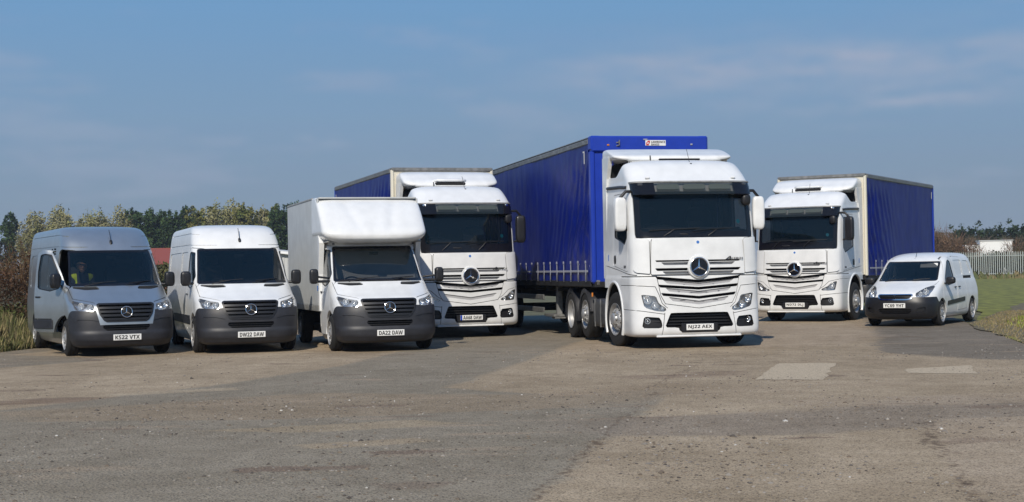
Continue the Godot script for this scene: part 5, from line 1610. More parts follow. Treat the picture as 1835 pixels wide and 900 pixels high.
		# stripe above the door
		part("drip_rail", tube([Vector3(1.185 * sg * sx, Y.call(3.0), 0.86), Vector3(1.195 * sg * sx, Y.call(3.03), 0.4), Vector3(1.195 * sg * sx, Y.call(3.06), -0.55)], 0.032, 8), M.black_trim, v)
		# upper and lower steps behind the front wheel
		part("mudguard_edge", bx(Vector3(1.17 * sg * sx, 0.64, -0.66), Vector3(0.10, 0.78, 0.08), 0.02), M.white_paint, v)
		part("mudguard", bx(Vector3(0.98 * sg, 0.72, -0.67), Vector3(0.34, 0.9, 0.03), 0.01), M.chassis, v)
		var li := Soup.new()
		for k in 16:
			var a0 := PI * k / 16 - 0.3; var a1 := PI * (k + 1) / 16 - 0.3
			li.quad(Vector3(1.2 * sg * sx, ayc + sin(a0) * 0.665, cos(a0) * 0.665), Vector3(1.2 * sg * sx, ayc + sin(a1) * 0.665, cos(a1) * 0.665), Vector3(0.6 * sg, ayc + sin(a1) * 0.665, cos(a1) * 0.665), Vector3(0.6 * sg, ayc + sin(a0) * 0.665, cos(a0) * 0.665), -Vector3(0, sin(a0), cos(a0)))
		part("wheel_housing", li, M.recess, v)
		part("step_well", bx(Vector3(1.195 * sg * sx, 0.55, 0.86), Vector3(0.05, 0.05, 0.26), 0.01), M.bumper, v)
		# mirrors
		var mm: Material = M.white_paint if tall else M.black_trim
		var mx := 1.345 if tall else 1.375 * sx + 0.03
		var mi := part("mirror", blob(Vector3(mx * sg, Y.call(2.50), 0.98), Vector3(0.115, 0.315, 0.085), 5.0, Basis(Vector3.UP, -0.1 * sg), 24, 18), mm, v)
		part("mirror_glass", bx(Vector3(mx * sg, Y.call(2.50), 0.895), Vector3(0.19, 0.54, 0.01), 0.004), M.chrome, mi)
		var arm := tube([Vector3(1.10 * sg * sx, Y.call(2.92), 1.0), Vector3(1.24 * sg, Y.call(2.92), 1.02), Vector3(mx * sg, Y.call(2.80), 1.0)], 0.03, 8)
		tube([Vector3(1.18 * sg * sx, Y.call(2.20), 0.96), Vector3(mx * sg, Y.call(2.24), 0.97)], 0.022, 8, arm)
		part("mirror_arm", arm, M.black_trim, mi)
	# kerb mirror under the sun visor on the nearside
	var km := part("kerb_mirror", blob(Vector3(1.02 * sx, Y.call(2.74), 1.22), Vector3(0.09, 0.11, 0.07), 3.0), M.black_trim, v)
	part("bracket", tube([Vector3(1.03 * sx, Y.call(2.95), 1.12), Vector3(1.03 * sx, Y.call(2.80), 1.22)], 0.02, 6), M.black_trim, km)
	# lining and body
	var lining: Soup = s.split(func(p: Vector3) -> float: return 1.4 - p.y)[0].split(func(p: Vector3) -> float: return (Y.call(2.06) - p.y) if p.z > 0.95 else -1.0)[0]
	part("cab_lining", lining.offset(-0.06), M.cabin, v)
	part("body", s.skirt(0.035), M.white_paint, v)
	# sun visor: smoked panel with three lamps windows and solid ends
	var vis := func(u: float, w: float) -> Vector3:
		var y: float = lerpf(Y.call(2.845), Y.call(3.095), w)
		var zf := lerpf(1.395, 1.235, w); var D := 0.42; var hw := 1.155 * sx
		var ph := (u * 2.0 - 1.0) * deg_to_rad(76)
		var e := 3.6
		var rad := pow(pow(absf(cos(ph)), e) + pow(absf(sin(ph)), e), -1.0 / e)
		return Vector3(hw * rad * sin(ph), y, zf - D + D * rad * cos(ph))
	var vs := sheet(vis, 72, 6, Vector3(0, 0, 1))
	r = vs.split(func(p: Vector3) -> float: return absf(p.x) - 0.76 * sx)
	var V := part("sun_visor", r[0].skirt(0.02), M.visor_smoke, v)
	part("visor_end", r[1].split(func(p: Vector3) -> float: return p.x)[0].skirt(0.03), M.black_gloss, V)
	part("visor_end", r[1].split(func(p: Vector3) -> float: return -p.x)[0].skirt(0.03), M.black_gloss, V)
	part("visor_rail", vs.split(func(p: Vector3) -> float: return Y.call(3.068) - p.y)[0].offset(0.012).skirt(0.03), M.steel_grey, V)
	for k in 3:
		var xc := (-0.5 + 0.5 * k) * sx
		part("visor_lamp", vs.split(cut([[xc - 0.215, Y.call(2.95)], [xc + 0.215, Y.call(2.95)], [xc + 0.215, Y.call(3.045)], [xc - 0.215, Y.call(3.045)]], 0.01, 0))[0].offset(-0.012).skirt(0.02), M.visor_lamp, V)
	for sg in [-1.0, 1.0]:
		var po := Vector3(1.0 * sg * sx, Y.call(3.04), 1.165)
		part("marker_lamp", blob(po, Vector3(0.05, 0.028, 0.03), 3.0, Basis(Vector3.UP, 0.5 * sg)), M.lamp_chrome if not tall else M.clear_lens, V)
		part("roof_marker", bx(Vector3(0.83 * sg * sx, Y.call(3.17), 1.06), Vector3(0.09, 0.04, 0.05), 0.012), M.white_paint, v)
	# roof: antenna, deflector with its side fins
	var ay: float = Y.call(3.44)
	var an := part("antenna", blob(Vector3(0.15 * sx, ay, 0.60), Vector3(0.03, 0.035, 0.06), 2.5), M.black_trim, v)
	part("whip", tube([Vector3(0.15 * sx, ay, 0.58), Vector3(0.13 * sx, ay + 0.32, 0.42)], 0.005, 6), M.black_trim, an)
	part("antenna_stub", tube([Vector3(-0.5 * sx, Y.call(3.55), 0.12), Vector3(-0.5 * sx, Y.call(3.66), 0.10)], 0.012, 6), M.black_trim, v)
	var dk: Array
	if tall: dk = [[3.54, 0.02, 0.98, 0.35, 4.5], [3.585, 0.10, 1.12, 0.35, 5.0], [3.64, 0.08, 1.19, 0.35, 5.5], [3.73, -0.18, 1.20, 0.30, 5.5], [3.80, -0.44, 1.19, 0.25, 5.0], [3.84, -0.64, 1.14, 0.2, 4.4], [3.85, -0.80, 0.9, 0.1, 3.0], [3.853, -0.86, 0.02, 0.02, 2.0]]
	else: dk = [[3.44, -0.02, 0.95, 0.30, 4.0], [3.50, 0.06, 1.08, 0.32, 4.4], [3.57, 0.02, 1.14, 0.32, 4.6], [3.69, -0.18, 1.15, 0.30, 4.6], [3.79, -0.38, 1.13, 0.25, 4.4], [3.84, -0.56, 1.07, 0.2, 3.8], [3.865, -0.74, 0.9, 0.1, 3.0], [3.87, -0.84, 0.02, 0.02, 2.0]]
	part("roof_deflector", shell(dk, -0.92, 0.03, 0.04, 24, 8), M.white_paint, v)
	for sg in [-1.0, 1.0]:
		var fin := PackedVector2Array()
		for k in [[-0.90, 1.3], [-0.90, 3.68], [-0.36, 3.66], [-0.45, 3.45], [-0.56, 3.25], [-0.60, 3.08], [-0.64, 1.3]]: fin.push_back(Vector2(k[0], k[1] if tall else k[1] - 0.10))
		part("side_fin", prism(fin, 1.135 * sx, 1.21 * sx, Transform3D(Basis(Vector3(0, 0, 1), Vector3(0, 1, 0), Vector3(sg, 0, 0)), Vector3.ZERO)), M.white_paint, v)
	if tall: part("roof_slot", bx(Vector3(0.08, 3.585, 0.03), Vector3(0.82, 0.03, 0.22), 0.01), M.recess, v)
	else:
		part("roof_slot", bx(Vector3(-0.06, 3.525, -0.02), Vector3(0.74, 0.09, 0.16), 0.02), M.recess, v)
		part("roof_scoop", blob(Vector3(-0.06, 3.615, -0.16), Vector3(0.42, 0.045, 0.26), 3.5), M.white_paint, v)
	# inside
	var d := Soup.new()
	blob(Vector3(0, Y.call(2.10), 0.95), Vector3(1.08 * sx, 0.13, 0.30), 5.0, Basis(), 24, 12, d)
	box(d, Vector3(0, Y.call(1.75), 0.95), Vector3(2.1 * sx, 0.6, 0.4), 0.02)
	blob(Vector3(-0.55, Y.call(2.20), 0.88), Vector3(0.28, 0.09, 0.16), 3.0, Basis(), 16, 10, d)
	part("dashboard", d, M.cabin, v)
	part("dash_top", bx(Vector3(0, Y.call(2.225), 1.04), Vector3(1.9 * sx, 0.02, 0.12), 0.008), M.cabin_light, v)
	steering_wheel(v, Vector3(-0.55, Y.call(2.22), 0.62), 0.235, -1.0)
	seat(v, Vector3(-0.55, Y.call(1.92), 0.05), 0.56); seat(v, Vector3(0.55, Y.call(1.92), 0.05), 0.56)
	part("cab_floor", bx(Vector3(0, 1.36, 0.1), Vector3(2.2 * sx, 0.05, 1.8), 0.01), M.cabin, v)
	part("rear_wall", bx(Vector3(0, 2.3, -0.74), Vector3(2.2 * sx, 2.0, 0.04), 0.01), M.cabin, v)
	part("bunk", bx(Vector3(0, Y.call(2.0), -0.42), Vector3(2.1 * sx, 0.25, 0.55), 0.05), M.cabin, v)
	part("dash_screen", bx(Vector3(0.08, Y.call(2.29), 1.0), Vector3(0.24, 0.17, 0.03), 0.012), M.black_gloss, v)
	part("windscreen_sticker", disc(Vector3(0.86 * sx, Y.call(2.34), 1.222 if tall else 1.215), 0.042, Vector3(0.35, 0.1, 1).normalized(), 16), M.sticker, v)
	wiper(v, Vector3(-0.62, Y.call(2.075), 1.37), Vector3(-0.42, Y.call(2.20), 1.385), Vector3(0.06, Y.call(2.215), 1.40))
	wiper(v, Vector3(0.22, Y.call(2.075), 1.40), Vector3(0.40, Y.call(2.20), 1.385), Vector3(0.84, Y.call(2.215), 1.30))
	for x in [-0.32, 0.60]: part("washer_panel", blob(Vector3(x, Y.call(2.105), 1.385 - 0.08 * absf(x)), Vector3(0.17, 0.022, 0.02), 3.0, Basis(Vector3.UP, 0.1 * signf(x))), M.black_trim, v)

func _walls(s: Soup, depth: float) -> Soup:
	var o := Soup.new().add(s)
	var k0 := o.p.size()
	o.skirt(depth)
	var w := Soup.new()
	for k in range(k0, o.p.size()):
		w.p.push_back(o.p[k]); w.n.push_back(o.n[k])
	return w

# arched mudguard over a wheel
func mudguard(parent: Node, z: float, y: float, r: float, x: float, sg: float, a0: float, a1: float) -> void:
	var s := sheet(func(u: float, w: float) -> Vector3:
		var a := deg_to_rad(lerpf(a0, a1, u))
		var rr := r if w > 0.2 and w < 0.8 else r - 0.03
		return Vector3((x - 0.02 - 0.46 * w) * sg, y + rr * sin(a), z + rr * cos(a)), 20, 5, Vector3.UP)
	var o := part("mudguard", s.skirt(0.02), M.bumper, parent)
	var pts := []
	for k in 21:
		var a := deg_to_rad(lerpf(a0, a1, k / 20.0))
		pts.push_back(Vector3((x - 0.012) * sg, y + (r - 0.02) * sin(a), z + (r - 0.02) * cos(a)))
	var face := Soup.new()
	for k in 20: face.quad(pts[k], pts[k + 1], pts[k + 1] + (Vector3(pts[k + 1].x, y, z) - pts[k + 1]).normalized() * 0.09, pts[k] + (Vector3(pts[k].x, y, z) - pts[k]).normalized() * 0.09, Vector3(sg, 0, 0))
	part("mudguard_face", face.skirt(0.02), M.bumper, o)

# wavy curtain with pelmet, straps and buckles, between z0 (front) and z1, on side sg
func curtain_side(parent: Node, sg: float, z0: float, z1: float, yb: float, yt: float, strap0: float, strap_step: float, seed_: int, straps_to := -999.0) -> void:
	var nz := FastNoiseLite.new()
	nz.seed = seed_; nz.frequency = 0.8
	var ln := z0 - z1
	var f := func(u: float, w: float) -> Vector3:
		var z := z0 - u * ln
		var y := lerpf(yb, yt, w)
		var ripple := 0.0013 * sin(z * TAU / 0.6) * (0.35 + 0.65 * absf(w - 0.5) * 2.0) + 0.022 * nz.get_noise_2d(z * 0.5, y * 0.3) + 0.002 * nz.get_noise_2d(z * 5.0, y * 0.9 + 40.0)
		var slack := 0.018 * sin(PI * w)
		# pulled creases near the front corner
		var near := exp(-pow((z0 - z) / 2.0, 2.0))
		var cr := 0.028 * near * sin((z * 0.9 - y * 0.42) * 17.0 + 3.0 * nz.get_noise_2d(z, y)) * smoothstep(0.0, 0.25, w) * (1.0 - smoothstep(0.75, 1.0, w))
		return Vector3((1.262 + ripple + cr - slack) * sg, y, z)
	var c := part("curtain", sheet(f, int(ln / 0.05), 40, Vector3(sg, 0, 0)).skirt(0.01), M.curtain_blue, parent)
	part("curtain_rail", bx(Vector3(1.255 * sg, yt + 0.045, (z0 + z1) / 2), Vector3(0.05, 0.11, ln), 0.015), M.alu, parent)
	part("side_rail", bx(Vector3(1.24 * sg, yb - 0.05, (z0 + z1) / 2), Vector3(0.06, 0.13, ln), 0.015), M.chassis, parent)
	part("load_bar", bx(Vector3(1.288 * sg, yb + 0.21, (z0 + strap0 * 0.0 + z1) / 2), Vector3(0.012, 0.045, ln * 0.985), 0.004), M.strap_grey, c)
	var z := z0 - strap0
	while z > z1 + 0.2:
		part("strap", bx(Vector3(1.296 * sg, yb + 0.20, z), Vector3(0.010, 0.42, 0.05), 0.003), M.strap_grey, c)
		part("buckle", bx(Vector3(1.306 * sg, yb + 0.08, z + 0.03), Vector3(0.02, 0.12, 0.045), 0.006), M.alu, c)
		part("strap_head", bx(Vector3(1.300 * sg, yb + 0.40, z), Vector3(0.016, 0.06, 0.085), 0.006), M.strap_grey, c)
		z -= strap_step

func rigid_copy(src: Node3D, label: String, plate: String, at: Vector3, turn: float) -> void:
	var v: Node3D = src.duplicate()
	v.name = numbered("curtain_side_truck")
	add_child(v)
	v.position = at; v.rotation_degrees.y = turn
	v.set_meta("label", label)
	var old := v.get_node("number_plate")
	var t: Transform3D = old.transform
	v.remove_child(old)
	old.free()
	number_plate(v, plate, t, false)

func rigid_truck(label: String, plate: String, blue: bool, at: Vector3, turn: float, group: String) -> Node3D:
	var v := thing("curtain_side_truck", label, "truck", at, turn, group)
	truck_cab(v, false, plate, blue)
	var z0 := -0.95; var z1 := -8.55
	var B := v
	part("headboard", bx(Vector3(0, 2.55, z0 - 0.03), Vector3(2.40, 2.70, 0.06), 0.01), M.cream, B)
	for sg in [-1.0, 1.0]:
		part("corner_post", bx(Vector3(1.225 * sg, 2.55, z0 - 0.02), Vector3(0.075, 2.76, 0.12), 0.02), M.cream, B)
		part("rear_post", bx(Vector3(1.225 * sg, 2.55, z1 + 0.04), Vector3(0.09, 2.80, 0.10), 0.02), M.frame_blue, B)
		curtain_side(B, sg, z0 - 0.09, z1 + 0.09, 1.17, 3.86, 0.6, 0.6, 31 if sg > 0 else 47)
		part("guide_mark", bx(Vector3(1.285 * sg, 3.62, z1 + 0.35), Vector3(0.006, 0.22, 0.03), 0.002), M.paper, B)
	part("roof", bx(Vector3(0, 3.965, (z0 + z1) / 2), Vector3(2.46, 0.03, z0 - z1), 0.01), M.alu, B)
	part("front_rail", bx(Vector3(0, 3.935, z0 + 0.0), Vector3(2.50, 0.09, 0.09), 0.02), M.alu, B)
	part("deck", bx(Vector3(0, 1.12, (z0 + z1) / 2), Vector3(2.42, 0.12, z0 - z1), 0.01), M.chassis, B)
	part("rear_doors", bx(Vector3(0, 2.55, z1 - 0.01), Vector3(2.40, 2.75, 0.04), 0.01), M.frame_blue, B)
	var ch := Soup.new()
	for sg in [-1.0, 1.0]: box(ch, Vector3(0.43 * sg, 0.88, -3.3), Vector3(0.09, 0.28, 8.8), 0.01)
	for z in [0.0, -4.9]: box(ch, Vector3(0, 0.5, z), Vector3(1.9, 0.16, 0.16), 0.03)
	box(ch, Vector3(0, 0.85, 0.3), Vector3(1.3, 0.7, 1.4), 0.1)
	part("chassis", ch, M.chassis, v)
	for sg in [-1.0, 1.0]:
		wheel(v, Vector3(1.04 * sg, 0.505, 0), sg, 0.505, 0.30, 0.30, "steer")
		wheel(v, Vector3(1.06 * sg, 0.505, -4.9), sg, 0.505, 0.30, 0.30, "drive"); wheel(v, Vector3(0.72 * sg, 0.505, -4.9), sg, 0.505, 0.30, 0.30, "drive")
		mudguard(v, -4.9, 0.5, 0.62, 1.23, sg, 0, 180)
		for y in [0.5, 0.8]: part("side_guard", bx(Vector3(1.18 * sg, y, -2.9), Vector3(0.03, 0.12, 2.4), 0.01), M.alu, v)
		part("tank", blob(Vector3(0.95 * sg, 0.72, -1.7), Vector3(0.28, 0.30, 0.6), 6.0), M.tank, v)
	return v

func tractor_and_trailer() -> void:
	var v := thing("articulated_tractor", "tall white tractor unit with white mirrors and plate NJ22 AEX, pulling the long blue trailer", "truck", Vector3(3.169, 0, -28.505), 10.17)
	truck_cab(v, true, "NJ22 AEX", false)
	var ch := Soup.new()
	for sg in [-1.0, 1.0]: box(ch, Vector3(0.43 * sg, 0.86, -2.0), Vector3(0.09, 0.28, 5.6), 0.01)
	for z in [0.0, -2.62, -3.95]: box(ch, Vector3(0, 0.5, z), Vector3(1.9, 0.16, 0.16), 0.03)
	box(ch, Vector3(0, 0.95, 0.3), Vector3(1.3, 0.8, 1.4), 0.1); box(ch, Vector3(0, 1.08, -3.2), Vector3(1.0, 0.14, 1.0), 0.03)
	part("chassis", ch, M.chassis, v)
	for sg in [-1.0, 1.0]:
		wheel(v, Vector3(1.06 * sg, 0.52, 0), sg, 0.52, 0.32, 0.30, "steer", 0.12)
		wheel(v, Vector3(1.05 * sg, 0.545, -2.62), sg, 0.50, 0.30, 0.29, "steer")
		wheel(v, Vector3(1.06 * sg, 0.52, -3.95), sg, 0.52, 0.30, 0.30, "drive")
		wheel(v, Vector3(0.72 * sg, 0.52, -3.95), sg, 0.52, 0.30, 0.30, "drive")
		mudguard(v, -2.62, 0.52, 0.585, 1.235, sg, 10, 190)
		mudguard(v, -3.95, 0.50, 0.595, 1.235, sg, -12, 190)
		part("fuel_tank", blob(Vector3(0.92 * sg, 0.60, -1.42), Vector3(0.31, 0.29, 0.50), 7.0, Basis(), 28, 14), M.tank, v)
		for z in [-1.18, -1.66]: part("tank_strap", bx(Vector3(1.225 * sg, 0.6, z), Vector3(0.02, 0.56, 0.05), 0.006), M.alu, v)
		part("rear_marker", bx(Vector3(1.2 * sg, 0.96, -1.98), Vector3(0.03, 0.09, 0.05), 0.01), M.orange_lens, v)
	part("catwalk", bx(Vector3(0, 1.0, -1.3), Vector3(1.6, 0.04, 0.7), 0.01), M.alu, v)
	# ---- trailer: front bulkhead at z = 0
	var t := thing("curtain_side_trailer", "long blue curtain-sided semi-trailer with ten pale straps, coupled behind the tallest white truck", "trailer", Vector3(2.883, 0, -30.368), 12.55)
	var L := 13.6
	part("header", bx(Vector3(0, 4.055, -0.05), Vector3(2.50, 0.33, 0.16), 0.03), M.frame_blue, t)
	part("bulkhead", bx(Vector3(0, 2.55, -0.06), Vector3(2.44, 2.72, 0.06), 0.01), M.frame_blue, t)
	for sg in [-1.0, 1.0]:
		part("corner_post", bx(Vector3(1.215 * sg, 2.56, -0.10), Vector3(0.11, 2.74, 0.20), 0.04), M.frame_blue, t)
		part("corner_cap", bx(Vector3(1.16 * sg, 4.075, -0.10), Vector3(0.22, 0.30, 0.24), 0.03), M.frame_blue, t)
		curtain_side(t, sg, -0.20, -L + 0.1, 1.235, 4.07, 0.24, 0.605, 3 if sg < 0 else 8)
		part("rear_post", bx(Vector3(1.22 * sg, 2.6, -L + 0.04), Vector3(0.1, 2.9, 0.10), 0.02), M.frame_blue, t)
	part("guide_mark", bx(Vector3(-1.292, 3.80, -0.42), Vector3(0.006, 0.26, 0.035), 0.002), M.paper, t)
	part("guide_mark", bx(Vector3(-1.292, 3.92, -0.47), Vector3(0.006, 0.03, 0.10), 0.002), M.paper, t)
	part("roof", bx(Vector3(0, 4.205, -L / 2), Vector3(2.48, 0.03, L), 0.01), M.alu, t)
	part("deck", bx(Vector3(0, 1.17, -L / 2), Vector3(2.44, 0.12, L), 0.01), M.chassis, t)
	part("rear_doors", bx(Vector3(0, 2.65, -L - 0.01), Vector3(2.4, 2.9, 0.05), 0.01), M.frame_blue, t)
	# header fittings and the maker's sticker
	var hx := part("coupling_hook", tube([Vector3(-0.72, 4.08, 0.03), Vector3(-0.69, 4.08, 0.07), Vector3(-0.67, 4.13, 0.07), Vector3(-0.67, 4.03, 0.07), Vector3(-0.72, 4.01, 0.03)], 0.014, 6), M.steel_grey, t)
	part("marker_lamp", bx(Vector3(-0.90, 4.03, 0.035), Vector3(0.05, 0.035, 0.02), 0.006), M.orange_lens, t)
	part("fixing", bx(Vector3(-0.10, 4.145, 0.035), Vector3(0.09, 0.03, 0.02), 0.006), M.strap_grey, t)
	part("marker_lamp", bx(Vector3(0.90, 4.045, 0.035), Vector3(0.05, 0.035, 0.02), 0.006), M.strap_grey, t)
	part("corner_bracket", bx(Vector3(1.19, 3.86, -0.04), Vector3(0.13, 0.12, 0.16), 0.02), M.frame_blue, t)
	var sk := part("maker_sticker", bx(Vector3(0.12, 4.075, 0.034), Vector3(0.44, 0.115, 0.008), 0.002), M.plate_white, t)
	part("sticker_mark", prism(poly2([[-0.085, -0.05], [-0.035, -0.05], [-0.005, 0.01], [-0.005, 0.048], [-0.04, 0.048], [-0.085, 0.0]]), 0.0, 0.003, Transform3D(Basis(), Vector3(0.0, 4.075, 0.039))), M.red, sk)
	part("sticker_mark", prism(poly2([[-0.055, -0.022], [-0.04, -0.022], [-0.03, 0.012], [-0.045, 0.012], [-0.07, -0.005]]), 0.0, 0.002, Transform3D(Basis(), Vector3(0.0, 4.075, 0.0425))), M.plate_white, sk)
	lettering("sticker_lettering", "LAWRENCE", Vector2(0.30, 0.042), M.plate_black, sk, Transform3D(Basis(), Vector3(0.175, 4.095, 0.0405)))
	lettering("sticker_lettering", "DAVID", Vector2(0.17, 0.036), M.plate_black, sk, Transform3D(Basis(), Vector3(0.11, 4.043, 0.0405)))
	# legs, frame, axles
	var fr := Soup.new()
	for sg in [-1.0, 1.0]: box(fr, Vector3(0.5 * sg, 0.98, -7.2), Vector3(0.1, 0.30, 12.4), 0.01)
	for k in 12: box(fr, Vector3(0, 1.05, -1.0 - 1.08 * k), Vector3(2.4, 0.08, 0.08), 0.01)
	for z in [-8.4, -9.7, -11.0]: box(fr, Vector3(0, 0.5, z), Vector3(2.0, 0.15, 0.15), 0.03)
	part("frame", fr, M.chassis, t)
	for sg in [-1.0, 1.0]:
		var lg := part("landing_leg", bx(Vector3(0.98 * sg, 0.80, -3.92), Vector3(0.13, 0.86, 0.15), 0.02), M.steel_grey, t)
		part("leg_foot", bx(Vector3(0.98 * sg, 0.375, -3.92), Vector3(0.30, 0.03, 0.34), 0.01), M.steel_grey, lg)
		part("leg_brace", tube([Vector3(0.9 * sg, 0.55, -3.95), Vector3(0.5 * sg, 0.95, -4.4)], 0.025, 6), M.chassis, lg)
		for z in [-8.4, -9.7, -11.0]: wheel(t, Vector3(1.08 * sg, 0.5, z), sg, 0.5, 0.36, 0.29, "steer")
		for y in [0.55, 0.85]: part("side_guard", bx(Vector3(1.2 * sg, y, -6.0), Vector3(0.03, 0.12, 3.0), 0.01), M.alu, t)
	part("leg_crossbar", bx(Vector3(0, 0.62, -3.95), Vector3(1.9, 0.07, 0.07), 0.01), M.chassis, t)
	part("leg_step", bx(Vector3(-0.85, 0.43, -4.2), Vector3(0.62, 0.06, 0.9), 0.01), M.alu, t)
	part("airline_box", bx(Vector3(-1.15, 1.20, -0.05), Vector3(0.10, 0.12, 0.1), 0.02), M.alu, t)

# ------------------------------------------------------------------ seated driver
func nets(f: Callable, lo: Vector3, hi: Vector3, cell: float) -> Soup:
	var n := Vector3i(((hi - lo) / cell).ceil()) + Vector3i.ONE
	var v := PackedFloat32Array()
	v.resize(n.x * n.y * n.z)
	for z in n.z:
		for y in n.y:
			for x in n.x: v[(z * n.y + y) * n.x + x] = f.call(lo + Vector3(x, y, z) * cell)
	var at := func(x: int, y: int, z: int) -> float: return v[(z * n.y + y) * n.x + x]
	var P := {}
	for z in n.z - 1:
		for y in n.y - 1:
			for x in n.x - 1:
				var acc := Vector3.ZERO; var cnt := 0
				var c := []
				for k in 8: c.push_back(at.call(x + (k & 1), y + ((k >> 1) & 1), z + ((k >> 2) & 1)))
				for k in 8:
					for b in [1, 2, 4]:
						if k & b: continue
						var a0: float = c[k]; var a1: float = c[k | b]
						if (a0 < 0.0) == (a1 < 0.0): continue
						var t := a0 / (a0 - a1)
						var q := Vector3(k & 1, (k >> 1) & 1, (k >> 2) & 1)
						if b == 1: q.x = t
						elif b == 2: q.y = t
						else: q.z = t
						acc += q; cnt += 1
				if cnt: P[Vector3i(x, y, z)] = lo + (Vector3(x, y, z) + acc / cnt) * cell
	var grad := func(p: Vector3) -> Vector3:
		var e := cell * 0.5
		return Vector3(f.call(p + Vector3(e, 0, 0)) - f.call(p - Vector3(e, 0, 0)), f.call(p + Vector3(0, e, 0)) - f.call(p - Vector3(0, e, 0)), f.call(p + Vector3(0, 0, e)) - f.call(p - Vector3(0, 0, e))).normalized()
	var N := {}
	for k in P: N[k] = grad.call(P[k])
	var s := Soup.new()
	for z in range(1, n.z - 1):
		for y in range(1, n.y - 1):
			for x in range(1, n.x - 1):
				var a: float = at.call(x, y, z)
				for ax in 3:
					var d := Vector3i.ZERO
					d[ax] = 1
					if (a < 0.0) == (at.call(x + d.x, y + d.y, z + d.z) < 0.0): continue
					var u := Vector3i.ZERO; var w := Vector3i.ZERO
					u[(ax + 1) % 3] = 1; w[(ax + 2) % 3] = 1
					var c := Vector3i(x, y, z)
					var ks := [c - u - w, c - w, c, c - u]
					var ok := true
					for k in ks: ok = ok and P.has(k)
					if ok: s.quadn(P[ks[0]], P[ks[1]], P[ks[2]], P[ks[3]], N[ks[0]], N[ks[1]], N[ks[2]], N[ks[3]])
	return s

func bones(list: Array, k: float) -> Callable:
	return func(p: Vector3) -> float:
		var d := 9.0
		for b in list:
			var a: Vector3 = b[0]; var e: Vector3 = b[1] - a
			var t := clampf((p - a).dot(e) / maxf(e.length_squared(), 1e-9), 0.0, 1.0)
			var q := (p - a - e * t).length() - lerpf(b[2], b[3], t)
			var h := maxf(k - absf(d - q), 0.0) / k
			d = minf(d, q) - h * h * k * 0.25
		return d

